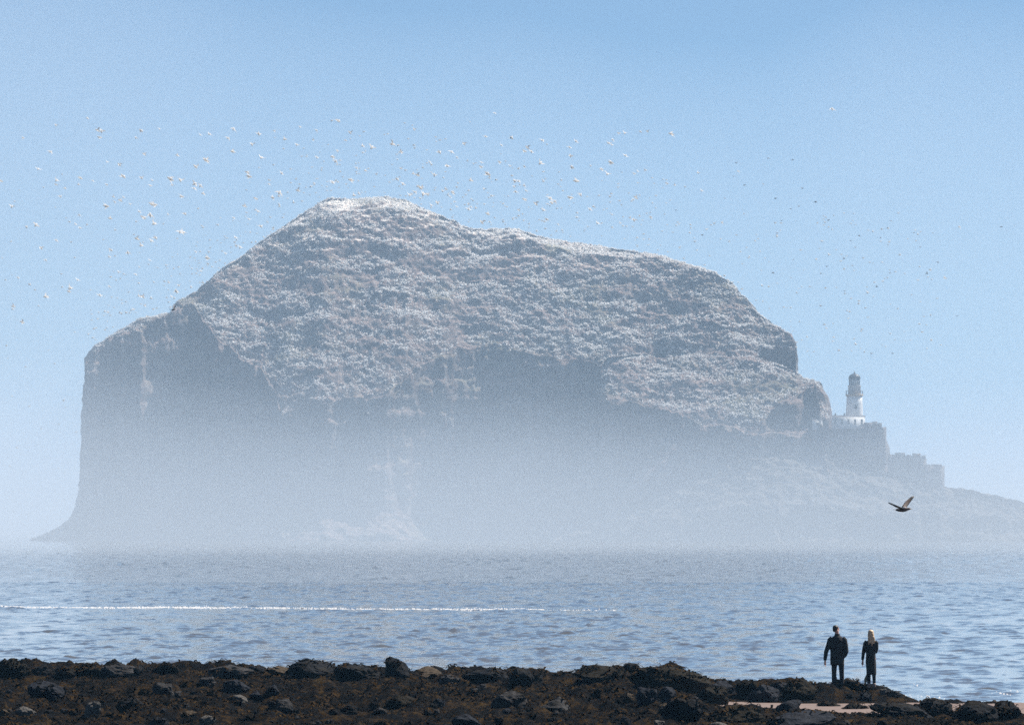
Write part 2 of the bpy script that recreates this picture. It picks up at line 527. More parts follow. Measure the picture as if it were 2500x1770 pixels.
CREST_A = [(60, 1330), (82, 1316), (131, 1297), (169, 1270), (186, 1235), (196, 1177), (201, 1068), (203, 1003), (208, 959), (211, 872), (229, 845),
           (283, 812), (338, 779), (414, 763), (428, 742), (436, 732), (480, 714), (523, 670), (588, 627), (654, 578), (719, 534), (763, 507),
           (785, 492), (801, 485), (872, 487), (905, 482), (948, 481), (992, 488), (1035, 512), (1090, 531), (1144, 557), (1190, 560), (1253, 558), (1308, 575),
           (1395, 594), (1460, 600), (1526, 610), (1602, 623), (1678, 643), (1744, 665), (1787, 692), (1831, 736), (1853, 768), (1907, 801),
           (1932, 818), (1942, 838), (1945, 870), (1946, 1000), (1952, 1330)]
CLIFF_A = [(60, 1330), (186, 1240), (211, 880), (283, 822), (414, 774), (432, 742), (470, 742), (500, 790), (530, 832), (590, 872), (640, 905), (672, 950), (690, 1010),
           (760, 985), (860, 975), (930, 968), (1000, 920), (1060, 872), (1130, 852), (1230, 845), (1330, 868), (1450, 885), (1480, 900), (1560, 905),
           (1700, 905), (1850, 880), (1900, 842), (1940, 850), (1952, 1330)]
YC_A = [(60, 2226), (211, 2224), (414, 2232), (432, 2234), (480, 2242), (654, 2262), (900, 2272), (1250, 2270), (1600, 2262), (1853, 2240), (1952, 2228)]
FLAT_A = [(60, 0.6), (420, 0.6), (640, 1.0), (760, 2.5), (800, 4.2), (1000, 4.2), (1060, 1.6), (1140, 1.8), (1200, 3.0), (1300, 2.8), (1420, 3.4), (1530, 3.0), (1620, 1.4), (1952, 0.6)]
CREST_B = [(1420, 1330), (1446, 990), (1458, 930), (1470, 890), (1484, 872), (1560, 864), (1640, 861), (1720, 860), (1790, 864), (1850, 874), (1905, 892), (1944, 908), (1962, 921), (1990, 929), (2005, 937),
           (2016, 958), (2025, 985), (2030, 1012), (2036, 1060), (2044, 1330)]
CLIFF_B = [(1420, 1330), (1458, 990), (1500, 975), (1570, 985), (1640, 1005), (1700, 1030), (1780, 1050), (1850, 1060), (1885, 1000), (1930, 960), (1990, 945), (2044, 1330)]
YC_B = [(1420, 2222), (1600, 2226), (1800, 2222), (1950, 2214), (2044, 2208)]
CREST_C = [(1440, 1330), (1480, 1250), (1560, 1150), (1640, 1085), (1720, 1060), (1850, 1052), (1960, 1046), (2060, 1046), (2140, 1046), (2160, 1062), (2174, 1110), (2186, 1130), (2230, 1140), (2270, 1165),
           (2312, 1196), (2340, 1210), (2400, 1330)]
CLIFF_C = [(1440, 1330), (1640, 1092), (1850, 1058), (2140, 1054), (2174, 1118), (2312, 1202), (2400, 1330)]
YC_C = [(1440, 2190), (1850, 2190), (2060, 2196), (2400, 2202)]
CREST_D = [(1300, 1330), (1420, 1290), (1560, 1220), (1700, 1165), (1820, 1122), (1920, 1112), (2000, 1114), (2060, 1126), (2140, 1150), (2220, 1172), (2310, 1190), (2360, 1196), (2400, 1203), (2450, 1216), (2500, 1228), (2600, 1250), (2680, 1300), (2700, 1330)]
CLIFF_D = [(1300, 1330), (1560, 1270), (1820, 1236), (2000, 1240), (2200, 1250), (2400, 1262), (2600, 1290), (2700, 1330)]
YC_D = [(1300, 2184), (1820, 2182), (2100, 2184), (2400, 2190), (2700, 2198)]

mA, VA, ncA, nfA = build_mass('hill', CREST_A, CLIFF_A, YC_A, FLAT_A, 60, 1952, 3.0, seed=1, slope_deg=45.0, skirt=9.0)
tag(mA, 'huge domed rock island with bird-whitened slopes and sheer cliffs', kind='structure')
mB, VB, ncB, nfB = build_mass('hill_shoulder', CREST_B, CLIFF_B, YC_B, [(0, 1.6), (3000, 1.6)], 1420, 2044, 3.4, 110, 90, slope_deg=38.0, seed=2, back=30, skirt=6.0)
tag(mB, 'lower sunlit shoulder of the rock island beside the lighthouse', kind='structure')
mC, VC, ncC, nfC = build_mass('headland', CREST_C, CLIFF_C, YC_C, [(0, 0.4), (3000, 0.4)], 1440, 2400, 4.0, 90, 16, slope_deg=40.0, seed=3, back=26, disp=0.6)
tag(mC, 'rock headland carrying the lighthouse', kind='structure')
mD, VD, ncD, nfD = build_mass('hill_foot', CREST_D, CLIFF_D, YC_D, [(0, 0.5), (3000, 0.5)], 1300, 2700, 4.5, 60, 90, slope_deg=34.0, seed=4, back=30, disp=1.3, skirt=4.0)
mD.data.materials.clear(); mD.data.materials.append(mat_plain('grass_rubble', (0.085, 0.075, 0.062), 0.9, 0.6, 0.3))
tag(mD, 'grassy rubble slope at the right foot of the island', kind='structure')

# ------------------------------------------------------------------ nesting gannets (a colony nobody could count)
def gannet_sit(rng, c, yaw, s):
    # small spindle body with a raised head
    cy, sy = math.cos(yaw), math.sin(yaw)
    pts = [(-0.46, 0, 0.08), (0.0, 0.17, 0.16), (0.0, -0.17, 0.16), (0.0, 0, 0.36), (0.0, 0, -0.05), (0.34, 0, 0.42), (0.26, 0, 0.10)]
    return [(c[0] + s * (p[0] * cy - p[1] * sy), c[1] + s * (p[0] * sy + p[1] * cy), c[2] + s * p[2]) for p in pts]
GF = [(0, 2, 3), (0, 3, 1), (0, 1, 4), (0, 4, 2), (5, 3, 2), (5, 1, 3), (6, 4, 1), (6, 2, 4), (5, 2, 6), (5, 6, 1)]

def scatter_colony():
    rng = np.random.default_rng(12)
    V, Fc = [], []
    def put(Vg, r0, r1, count, weight):
        nr, ncol, _ = Vg.shape
        n = 0
        tries = 0
        while n < count and tries < 60:
            tries += 1
            r = rng.integers(r0, r1 - 1, 6000); c = rng.integers(0, ncol - 1, 6000)
            u, v = rng.random(6000), rng.random(6000)
            P = (Vg[r, c] * ((1 - u) * (1 - v))[:, None] + Vg[r, c + 1] * (u * (1 - v))[:, None]
                 + Vg[r + 1, c] * ((1 - u) * v)[:, None] + Vg[r + 1, c + 1] * (u * v)[:, None])
            e1 = Vg[r, c + 1] - Vg[r, c]; e2 = Vg[r + 1, c] - Vg[r, c]
            nrm = np.cross(e1, e2); area = np.linalg.norm(nrm, axis=1); nz = nrm[:, 2] / (area + 1e-9)
            w = weight(P, r, c) * np.clip((np.abs(nz) - 0.35) / 0.4, 0.06, 1) * np.clip(area / 0.25, 0, 1)
            for p in P[rng.random(6000) < w]:
                if n >= count: break
                i = len(V)
                V.extend(gannet_sit(rng, p, rng.uniform(0, 6.28), rng.uniform(0.75, 1.1)))
                Fc.extend([tuple(i + k for k in f) for f in GF])
                n += 1
    clump = lambda P: np.clip(0.42 + 0.9 * fbm(P[:, 0] / 9.0, P[:, 1] / 9.0, P[:, 2] / 3.0, 3, 77), 0.03, 1)
    put(VA, ncA + 2, nfA, 22000, lambda P, r, c: clump(P))
    put(VA, nfA - 14, nfA + 3, 3600, lambda P, r, c: 1.0 + 0 * P[:, 0])
    put(VA, 30, ncA, 1100, lambda P, r, c: clump(P) * 0.3)
    put(VB, ncB + 1, nfB, 3600, lambda P, r, c: clump(P))
    me = mesh_np('gannet_colony', V, Fc, M['gannet'])
    tag(link('gannet_colony', me), 'thousands of white gannets nesting on the slopes of the rock', kind='stuff')
scatter_colony()

# ------------------------------------------------------------------ lighthouse, houses and fort walls
def lathe(profile, seg=28, cap=True):
    V, Fc = [], []
    for (r, z) in profile:
        for k in range(seg):
            a = k / seg * 2 * math.pi
            V.append((r * math.cos(a), r * math.sin(a), z))
    n = len(profile)
    for i in range(n - 1):
        for k in range(seg):
            Fc.append((i * seg + k, i * seg + (k + 1) % seg, (i + 1) * seg + (k + 1) % seg, (i + 1) * seg + k))
    return V, Fc

def lathe_mesh(name, profile, mat, seg=28):
    V, Fc = lathe(profile, seg)
    return mesh_np(name, V, Fc, mat, smooth=False)

def box_vf(x0, x1, y0, y1, z0, z1):
    V = [(x0, y0, z0), (x1, y0, z0), (x1, y1, z0), (x0, y1, z0), (x0, y0, z1), (x1, y0, z1), (x1, y1, z1), (x0, y1, z1)]
    Fq = [(0, 3, 2, 1), (4, 5, 6, 7), (0, 1, 5, 4), (1, 2, 6, 5), (2, 3, 7, 6), (3, 0, 4, 7)]
    return V, Fq

def box_mesh(name, x0, x1, y0, y1, z0, z1, mat):
    V, Fq = box_vf(x0, x1, y0, y1, z0, z1)
    return mesh_np(name, V, Fq, mat)

YL = 2200.0
def build_lighthouse():
    root = bpy.data.objects.new('lighthouse', None); C.objects.link(root)
    zb = Z(1042, YL)
    root.location = (X(2086, YL), YL, zb)
    tag(root, 'white lighthouse tower with dark domed lantern standing on the headland', 'lighthouse')
    zz = lambda py: Z(py, YL) - zb
    s = YL / F
    link('tower', lathe_mesh('tower', [(0, -2), (23 * s, -2), (22.5 * s, zz(1040)), (21.4 * s, zz(1015)), (19.6 * s, zz(985)), (18.8 * s, zz(968)), (0, zz(968))], M['white_paint'], 32), root)
    link('gallery', lathe_mesh('gallery', [(0, zz(968)), (19.2 * s, zz(968)), (21.5 * s, zz(965.5)), (21.5 * s, zz(962.5)), (0, zz(962.5))], M['ochre'], 32), root)
    rail = link('railing', lathe_mesh('railing', [(20.6 * s, zz(955)), (21.2 * s, zz(955)), (21.2 * s, zz(954)), (20.6 * s, zz(954)), (20.6 * s, zz(955))], M['grey_paint'], 32), root)
    for k in range(16):
        a = k / 16 * 2 * math.pi
        V, Fq = box_vf(-0.05, 0.05, -0.05, 0.05, zz(962.5), zz(954.6))
        o = link('baluster', mesh_np('baluster', V, Fq, M['grey_paint']), rail)
        o.location = (20.9 * s * math.cos(a), 20.9 * s * math.sin(a), 0)
    link('watch_room', lathe_mesh('watch_room', [(0, zz(962.5)), (15.6 * s, zz(962.5)), (15.2 * s, zz(944)), (16.2 * s, zz(943)), (16.2 * s, zz(941)), (0, zz(941))], M['stone_paint'], 24), root)
    lan = link('lantern', lathe_mesh('lantern', [(0, zz(941)), (12.6 * s, zz(941)), (12.6 * s, zz(926)), (0, zz(926))], M['glass'], 16), root)
    for k in range(16):
        a = (k + 0.5) / 16 * 2 * math.pi
        V, Fq = box_vf(-0.07, 0.07, -0.07, 0.07, zz(941), zz(926))
        o = link('glazing_bar', mesh_np('glazing_bar', V, Fq, M['black_paint']), lan)
        o.location = (13.0 * s * math.cos(a), 13.0 * s * math.sin(a), 0)
    dome = link('dome', lathe_mesh('dome', [(0, zz(926)), (14.6 * s, zz(926)), (14.4 * s, zz(922)), (13.2 * s, zz(918.5)), (10.8 * s, zz(915.4)), (7.2 * s, zz(913.4)), (2.6 * s, zz(912.4)), (1.5 * s, zz(911.6)), (2.6 * s, zz(910.6)), (1.6 * s, zz(909)), (0.4 * s, zz(908.4)), (0.35 * s, zz(905)), (0, zz(905))], M['black_paint'], 24), root)
    for py in (1024, 994):
        V, Fq = box_vf(-0.35, 0.35, -0.2, 0.1, -0.6, 0.6)
        o = link('window', mesh_np('window', V, Fq, M['window']), root)
        r = np.interp(py, [968, 1040], [18.8 * s, 22.4 * s])
        o.location = (0.3, -math.sqrt(r * r - 0.09) - 0.02, zz(py))
build_lighthouse()

def build_house(px0, px1, pt, pb, y, depth, label, roof=True, windows=3, chimneys=()):
    root = bpy.data.objects.new('keepers_house', None); C.objects.link(root)
    zb = Z(pb, y)
    xc = X((px0 + px1) / 2, y)
    root.location = (xc, y, zb)
    tag(root, label, 'house', 'keepers houses below the lighthouse')
    w = X(px1, y) - X(px0, y); h = Z(pt, y) - zb
    link('wall', box_mesh('wall', -w / 2, w / 2, 0, depth, -2.5, h, M['white_paint']), root)
    V = [(-w / 2 - .1, -.15, h + .01), (w / 2 + .1, -.15, h + .01), (w / 2 + .1, depth + .15, h + .01), (-w / 2 - .1, depth + .15, h + .01),
         (-w / 2 - .1, depth / 2, h + .55), (w / 2 + .1, depth / 2, h + .55)]
    me = bpy.data.meshes.new('roof')
    me.from_pydata(V, [], [(0, 1, 5, 4), (2, 3, 4, 5), (0, 4, 3), (1, 2, 5), (0, 3, 2, 1)]); me.materials.append(M['roof_slate'])
    ro = link('roof', me, root)
    for cx in chimneys:
        link('chimney', box_mesh('chimney', cx - .25, cx + .25, depth / 2 - .25, depth / 2 + .25, h + .3, h + 1.2, M['wall_stone']), ro)
    for k in range(windows):
        x = -w / 2 + w * (k + 0.5) / windows
        link('window', box_mesh('window', x - .3, x + .3, -.03, .1, h * .35, h * .8, M['window']), root)
build_house(2031, 2112, 1018, 1046, 2190.0, 2.6, 'long low white house at the foot of the lighthouse', windows=5, chimneys=(-4.0, -1.2))
build_house(1984, 2008, 1028, 1046, 2190.5, 2.4, 'small white hut close under the rock shoulder beside the lighthouse', windows=1)

def build_fort():
    def wall(px0, px1, top0, top1, bot0, bot1, y0, y1, label, notch, seed, thick=1.6):
        rng = random.Random(seed)
        root = bpy.data.objects.new('fort_wall', None); C.objects.link(root)
        ym = (y0 + y1) / 2
        org = Vector((X((px0 + px1) / 2, ym), ym, Z((bot0 + bot1) / 2, ym)))
        root.location = org
        tag(root, label, 'wall', 'ruined fort walls on the headland')
        n = max(3, int((px1 - px0) / 9))
        tops = []
        cur = 0
        for k in range(n + 1):
            t = k / n
            tops.append((px0 + (px1 - px0) * t, top0 + (top1 - top0) * t + rng.uniform(-1.2, 1.2)))
        V, Fq = [], []
        for k in range(n + 1):
            t = k / n; y = y0 + (y1 - y0) * t
            pxx, pt = tops[k]; pb = bot0 + (bot1 - bot0) * t + 10
            for (dy, pp) in ((0, pb), (0, pt), (thick, pt), (thick, pb)):
                V.append((X(pxx, y) - org.x, y + dy - org.y, Z(pp, y) - org.z))
        for k in range(n):
            a = k * 4; b = a + 4
            for j in range(3): Fq.append((a + j, b + j, b + j + 1, a + j + 1))
        e = n * 4
        Fq.append((0, 1, 2, 3)); Fq.append((e + 3, e + 2, e + 1, e))
        link('masonry', mesh_np('masonry', V, Fq, M['wall_stone']), root)
        for (nx0, nx1, nh) in notch:                         # battlements and broken stubs
            t = ((nx0 + nx1) / 2 - px0) / (px1 - px0)
            y = y0 + (y1 - y0) * t; pt = top0 + (top1 - top0) * t
            link('merlon', box_mesh('merlon', X(nx0, y) - org.x, X(nx1, y) - org.x, y + 0.05 - org.y, y + thick - .05 - org.y, Z(pt + 2, y) - org.z, Z(pt - nh, y) - org.z, M['wall_stone']), root)
    wall(1984, 2164, 1049, 1043, 1082, 1110, 2186.4, 2187.4, 'highest fort wall, right under the lighthouse', [(2110, 2130, 13), (2130, 2142, 15), (2143, 2153, 11)], 2, 2.2)
    wall(2158, 2172, 1060, 1092, 1120, 1124, 2187.0, 2189.0, 'steeply stepped fort wall below the right corner of the lighthouse terrace', [], 5)
    wall(2168, 2262, 1108, 1118, 1146, 1166, 2186.0, 2187.0, 'middle fort wall stepping down to the right of the lighthouse', [(2185, 2210, 6), (2214, 2224, 3), (2228, 2248, 9), (2250, 2260, 6)], 3)
    wall(2258, 2306, 1136, 1138, 1180, 1196, 2185.5, 2186.5, 'lowest fort wall with square broken end, nearest the open sea', [(2262, 2272, 3), (2274, 2300, 4)], 4)
build_fort()

# ------------------------------------------------------------------ shore
def ridge_row(px):
    return np.interp(px, [-400, 0, 720, 960, 1010, 1080, 1200, 1280, 1320, 1400, 1430, 1530, 1600, 1680, 1740, 1800, 1880, 1960, 2000, 2040, 2080, 2110, 2160, 2240, 2300, 2500, 3000],
                     [1632, 1634, 1636, 1636, 1643, 1650, 1648, 1650, 1656, 1656, 1646, 1630, 1636, 1650, 1670, 1677, 1672, 1670, 1674, 1674, 1668, 1676, 1683, 1710, 1716, 1719, 1722])
def ridge_y(px):
    return np.interp(px, [-400, 1000, 1400, 1700, 2000, 2240, 2300, 3000], [228, 228, 226, 218, 215, 212, 210, 210])

def ground_z(x, y):
    x = np.asarray(x, float); y = np.asarray(y, float)
    yy = np.clip(y, 60, 400)
    px = 1250 + x / yy * F
    yr = ridge_y(px)
    zr = Z(ridge_row(px), yr)
    # foreground level
    front_row = np.interp(px, [-400, 1200, 1600, 2000, 2500, 3000], [1708, 1712, 1726, 1762, 1764, 1764])
    y1 = 186.0
    z1 = Z(front_row, y1)
    z2 = Z(1776.0, 168.0)
    t = np.clip((y - y1) / (yr - y1), 0, 1)
    z = z1 + (zr - z1) * t ** 1.3
    z = np.where(y < y1, z2 + (z1 - z2) * np.clip((y - 168) / (y1 - 168), 0, 1), z)
    # low sandy hollow on the right
    hol = sstep(1640, 1790, px) * np.exp(-((y - 201.0) / 8.0) ** 6)
    zs = np.interp(px, [1640, 2000, 2500], [0.72, 0.66, 0.64])
    z = z * (1 - hol) + (zs - 0.10) * hol
    # beyond the ridge the shore drops below the sea
    z = np.where(y > yr, zr - (y - yr) * 0.55, z)
    # behind the bottom edge of the picture the land rises to the viewer
    z = np.where(y < 168, z2 + 2.7 * sstep(140, 10, y), z)
    rough = np.where(y > 150, 1.0, 0.4) * (1 - 0.97 * hol) * (1 - 0.5 * sstep(1600, 1900, px) * (y < 195))
    z = z + rough * (0.15 * fbm(x / 1.7, y / 2.6, 0 * x, 5, 51, 0.6) + 0.19 * ridged(x / 0.75, y / 1.3, 0 * x, 4, 52) * np.clip(fbm(x / 2.5, y / 4, 0 * x, 2, 53) + 0.5, 0, 1))
    return z

def build_shore():
    xs = np.concatenate([[-3000, -600, -150, -60, -32], np.arange(-19, 19.01, 0.085), [32, 60, 150, 600, 3000]])
    ys = np.concatenate([[-2900, -800, -200, -60, 0, 30, 60, 90, 115, 135, 150, 160], np.arange(165, 236, 0.15), [240, 246]])
    YY, XX = np.meshgrid(ys, xs, indexing='ij')
    ZZ = ground_z(XX, YY)
    wide = np.abs(XX) > 40
    ZZ = np.where(wide & (YY > 228), -3.0, ZZ)
    V = np.stack([XX, YY, ZZ], -1).reshape(-1, 3)
    me = mesh_np('ground', V, grid_faces(len(ys), len(xs)), M['shore'])
    tag(link('ground', me), 'dark rocky shore covered in brown seaweed', kind='structure')
    # sand flat lying in the hollow
    xs = np.arange(4.0, 21, 0.25); ys = np.arange(190, 216, 0.25)
    YY, XX = np.meshgrid(ys, xs, indexing='ij')
    px = 1250 + XX / YY * F
    zs = np.interp(px, [1640, 2000, 2500], [0.72, 0.66, 0.64])
    ZZ = zs + 0.012 * fbm(XX / 1.5, YY / 1.5, 0 * XX, 3, 61) - np.clip(YY - 209, 0, 30) * 0.09 - np.clip(193.5 - YY, 0, 30) * 0.2
    V = np.stack([XX, YY, ZZ], -1).reshape(-1, 3)
    me = mesh_np('sand', V, grid_faces(len(ys), len(xs)), M['sand'], smooth=True)
    tag(link('sand', me), 'pinkish strip of wet sand behind the foreground rocks', kind='structure')
build_shore()

def ground_hit(px, py):
    """where the line of sight through this picture point meets the shore"""
    ys = np.arange(160.0, 234.0, 0.1)
    zl = Z(py, ys); g = ground_z(X(px, ys), ys)
    idx = np.nonzero(g >= zl)[0]
    y = ys[idx[0]] if len(idx) else float(ridge_y(px))
    return y, float(ground_z(np.array([X(px, y)]), np.array([y]))[0])

# boulders: a handful of shapes, copied
def boulder_mesh(name, seed, kind):
    import bmesh
    bm = bmesh.new()
    bmesh.ops.create_icosphere(bm, subdivisions=4, radius=1.0)
    co = np.array([v.co[:] for v in bm.verts])
    rng = np.random.default_rng(seed)
    p = co.copy()
    if kind == 'block':
        p = np.sign(p) * np.abs(p) ** 0.62
    # planar cuts give worn facets
    for k in range(9 if kind != 'dome' else 4):
        nrm = rng.normal(0, 1, 3); nrm /= np.linalg.norm(nrm)
        d = rng.uniform(0.62, 0.9)
        s = p @ nrm
        over = np.clip(s - d, 0, None)
        p -= over[:, None] * nrm[None, :] * 0.85
    f = fbm(p[:, 0] * 1.3 + seed, p[:, 1] * 1.3, p[:, 2] * 1.3, 4, seed)
    r = ridged(p[:, 0] * 2.4, p[:, 1] * 2.4, p[:, 2] * 2.4 + seed, 3, seed + 3)
    p = p * (1 + 0.17 * f + 0.10 * r)[:, None]
    for v, c in zip(bm.verts, p): v.co = c
    me = bpy.data.meshes.new(name); bm.to_mesh(me); bm.free()
    return me
BM = {k: [boulder_mesh('boulder', 10 * i + j, k) for j in range(4)] for i, k in enumerate(('round', 'block', 'dome', 'ledge'))}
_bm_cache = {}
WEEDY = []
def boulder(px, py, w, h, shape, mat, label, v=0, group=None, rise=0.0, y=None, name='boulder', cat='rock'):
    """px, py: centre in the picture, w, h: its size there; it is bedded in the shore at that spot"""
    rng = random.Random(int(px * 7 + py * 13))
    if y is None:
        y, g = ground_hit(px, py + h * 0.42)
    s = y / F
    hw, hh = w * s / 2, h * s / 2
    key = (shape, v, mat)
    if key not in _bm_cache:
        me = BM[shape][v % 4].copy(); me.name = 'boulder'; me.materials.append(M[mat]); _bm_cache[key] = me
    o = link(name, _bm_cache[key])
    o.location = (X(px, y), y, Z(py, y) - hh * 0.30)
    o.scale = (hw * 1.02, max(hw, hh) * rng.uniform(0.8, 1.1), hh * 1.28)
    WEEDY.append((o, mat))
    o.rotation_euler = (rng.uniform(-.12, .12), rng.uniform(-.12, .12), rng.choice((0, 3.14)) + rng.uniform(-.5, .5))
    tag(o, label, cat, group)
    return o
B = boulder
B(20, 1632, 90, 42, 'dome', 'weedy_rock', 'dark weedy hump of rock at the far left end of the shore', 0)
B(98, 1637, 42, 26, 'round', 'dark_rock', 'small black knob of rock on the skyline, second from the left edge', 1)
B(152, 1640, 58, 28, 'dome', 'dark_rock', 'low dark rounded rock on the skyline, third from the left edge', 2)
B(216, 1634, 66, 30, 'ledge', 'weedy_rock', 'brownish rock on the skyline between two low dark ones at left', 1)
B(290, 1636, 78, 30, 'dome', 'grey_rock', 'dull grey hump on the left skyline with a dark knob on its right', 3)
B(328, 1637, 42, 24, 'round', 'dark_rock', 'dark knob against the right side of a grey hump on the left skyline', 2)
B(405, 1632, 52, 26, 'dome', 'weedy_rock', 'weed capped rock standing alone on the left skyline', 0)
B(560, 1638, 120, 34, 'ledge', 'grey_rock', 'long low grey ledge on the left half of the skyline', 2)
B(622, 1634, 42, 24, 'round', 'dark_rock', 'dark rock at the right end of the long grey skyline ledge', 0)
B(683, 1635, 66, 18, 'ledge', 'tan_rock', 'flat tan ledge on the skyline left of the biggest black rock', 1)
B(762, 1632, 118, 42, 'ledge', 'dark_rock', 'biggest black craggy rock on the left skyline', 3)
B(868, 1640, 100, 34, 'ledge', 'dark_rock', 'black ledge on the skyline between the craggy rock and the square block', 0)
B(974, 1632, 60, 48, 'block', 'dark_rock', 'square black block on the skyline beside a tan rock', 1)
B(1045, 1642, 72, 28, 'round', 'tan_rock', 'orange tan rock on the skyline right of the square black block', 2)
B(1098, 1658, 46, 24, 'round', 'grey_rock', 'grey stone just right of and below the orange tan skyline rock', 3)
B(1200, 1648, 130, 36, 'ledge', 'dark_rock', 'long dark ledge in the middle of the skyline', 1)
B(1274, 1650, 54, 42, 'round', 'dark_rock', 'rounded dark rock ending the middle skyline ledge on the right', 3)
B(1310, 1652, 26, 20, 'round', 'dark_rock', 'tiny pointed stone in the skyline dip at the middle', 0)
B(1470, 1644, 130, 36, 'ledge', 'weedy_rock', 'dark weedy ledge left of the knob on the right of centre skyline', 2)
B(1541, 1630, 44, 26, 'dome', 'dark_rock', 'black knob topping the broad hump right of centre', 1)
B(1640, 1655, 180, 48, 'dome', 'weedy_rock', 'broad smooth weed covered hump right of centre', 3)
B(110, 1684, 84, 40, 'ledge', 'slate_rock', 'flat blue grey boulder below the left skyline', 0)
B(223, 1726, 40, 32, 'block', 'pale_rock', 'pale grey squarish block in the seaweed at lower left', 1)
B(62, 1735, 48, 20, 'dome', 'pale_rock', 'low whitish stone near the lower left corner', 2)
B(8, 1739, 28, 18, 'round', 'tan_rock', 'small pinkish tan stone cut by the left edge', 3)
B(395, 1684, 56, 34, 'round', 'grey_rock', 'grey fractured boulder below the lone weed capped skyline rock', 2)
B(430, 1694, 26, 16, 'block', 'grey_rock', 'small grey angular stone at the foot of the fractured boulder', 0)
B(315, 1716, 56, 26, 'dome', 'dark_rock', 'dark low boulder right of the pale squarish block', 1)
B(580, 1706, 44, 20, 'ledge', 'pale_rock', 'light grey flat stone in the seaweed left of centre', 3)
B(455, 1722, 16, 12, 'round', 'grey_rock', 'small grey pebble above the tan oval stone', 1)
B(462, 1742, 40, 15, 'dome', 'tan_rock', 'tan oval stone half sunk in seaweed at lower left', 0)
B(505, 1760, 40, 22, 'block', 'pale_rock', 'pale angular stone on the bottom edge left of centre', 2)
B(390, 1764, 46, 26, 'dome', 'slate_rock', 'dark blue grey boulder cut by the bottom edge at left', 1)
B(695, 1725, 48, 38, 'round', 'grey_rock', 'dark grey upright boulder in the seaweed left of centre', 2)
B(665, 1684, 30, 24, 'block', 'slate_rock', 'blue grey stone below the biggest black skyline rock', 3)
B(575, 1675, 70, 34, 'ledge', 'slate_rock', 'slate coloured ledge just below the long grey skyline ledge', 2)
B(505, 1664, 40, 26, 'round', 'grey_rock', 'dull grey boulder below the skyline between two ledges at left', 1)
B(1155, 1688, 26, 18, 'round', 'grey_rock', 'small round grey stone left of the big dome at centre', 2)
B(1245, 1708, 74, 42, 'dome', 'grey_rock', 'large grey brown dome shaped boulder at centre', 0)
B(1355, 1724, 66, 36, 'block', 'grey_rock', 'grey wedge shaped rock right of the large central dome', 3)
B(980, 1714, 76, 34, 'dome', 'weedy_rock', 'dark weedy mound left of the large central dome', 2)
B(930, 1735, 30, 16, 'round', 'grey_rock', 'small grey stone in the seaweed below the dark weedy mound', 3)
B(1060, 1738, 28, 14, 'block', 'grey_rock', 'small pale grey stone below and left of the large central dome', 0)
B(1140, 1758, 66, 28, 'ledge', 'slate_rock', 'dark slate boulder on the bottom edge at centre', 1)
B(852, 1733, 40, 24, 'dome', 'dark_rock', 'dark rounded stone right of the upright grey boulder', 3)
B(1580, 1698, 58, 46, 'round', 'slate_rock', 'left one of the touching pair of round grey boulders', 1)
B(1624, 1697, 50, 42, 'round', 'slate_rock', 'right one of the touching pair of round grey boulders', 2)
B(1536, 1702, 22, 26, 'round', 'tan_rock', 'small tan stone touching the left of the round boulder pair', 0)
B(1625, 1722, 40, 12, 'ledge', 'tan_rock', 'yellowish flat stone below the round boulder pair', 2)
B(1625, 1668, 44, 24, 'round', 'slate_rock', 'blue grey stone on the near flank of the broad hump', 1)
B(1690, 1672, 40, 30, 'round', 'slate_rock', 'blue grey boulder at the right flank of the broad hump', 3)
B(1760, 1680, 60, 36, 'dome', 'slate_rock', 'slate boulder on the skyline left of the rock cluster', 0)
B(1735, 1698, 84, 46, 'round', 'weedy_rock', 'brown weedy boulder below the slate skyline boulder', 2)
B(1822, 1682, 56, 42, 'round', 'weedy_rock', 'brown boulder on the skyline at the left of the rock cluster', 1)
B(1868, 1692, 58, 50, 'round', 'slate_rock', 'grey blue rounded boulder in the middle of the rock cluster', 0)
B(1905, 1682, 50, 42, 'round', 'slate_rock', 'grey blue boulder at the right of the rock cluster', 3)
B(1948, 1684, 78, 50, 'dome', 'weedy_rock', 'brown weedy dome on the skyline left of the man', 1)
B(1976, 1688, 34, 26, 'round', 'grey_rock', 'grey stone against the right foot of the brown weedy dome', 2)
B(1842, 1705, 40, 22, 'block', 'slate_rock', 'small slate block at the sand below the rock cluster', 2)
B(2078, 1676, 90, 30, 'dome', 'weedy_rock', 'dark weedy mound between and below the two people', 3, y=211.5)
B(2156, 1688, 18, 16, 'round', 'pale_rock', 'small light pointed stone just right of the woman', 1)
B(2183, 1692, 34, 18, 'round', 'grey_rock', 'light grey stone at the right end of the people\'s bank', 0)
B(2115, 1700, 30, 22, 'round', 'slate_rock', 'blue grey stone on the bank below the woman', 2)
B(1664, 1728, 90, 56, 'round', 'dark_rock', 'big blackish boulder in front of the round boulder pair', 3)
B(1926, 1720, 52, 26, 'block', 'slate_rock', 'dark slate rock at the near side of the sand', 1)
B(2024, 1722, 52, 22, 'dome', 'weedy_rock', 'dark weedy stone standing in the sand strip', 0)
B(2084, 1728, 60, 22, 'dome', 'weedy_rock', 'low weedy hump at the near edge of the sand below the woman', 2)
B(2200, 1734, 150, 34, 'ledge', 'dark_rock', 'long low black rock at the near edge of the sand', 3)
B(2284, 1726, 84, 44, 'dome', 'dark_rock', 'left one of three black domes at the right edge', 1)
B(2376, 1738, 104, 48, 'dome', 'dark_rock', 'middle and widest of three black domes at the right edge', 2)
B(2456, 1736, 70, 46, 'dome', 'dark_rock', 'right one of three black domes at the right edge', 0)
B(2446, 1716, 34, 12, 'dome', 'dark_rock', 'little dark rock peeping over the rightmost black dome', 3)
B(1800, 1742, 110, 40, 'dome', 'weedy_rock', 'brown weedy mound at the near edge of the sand', 2)
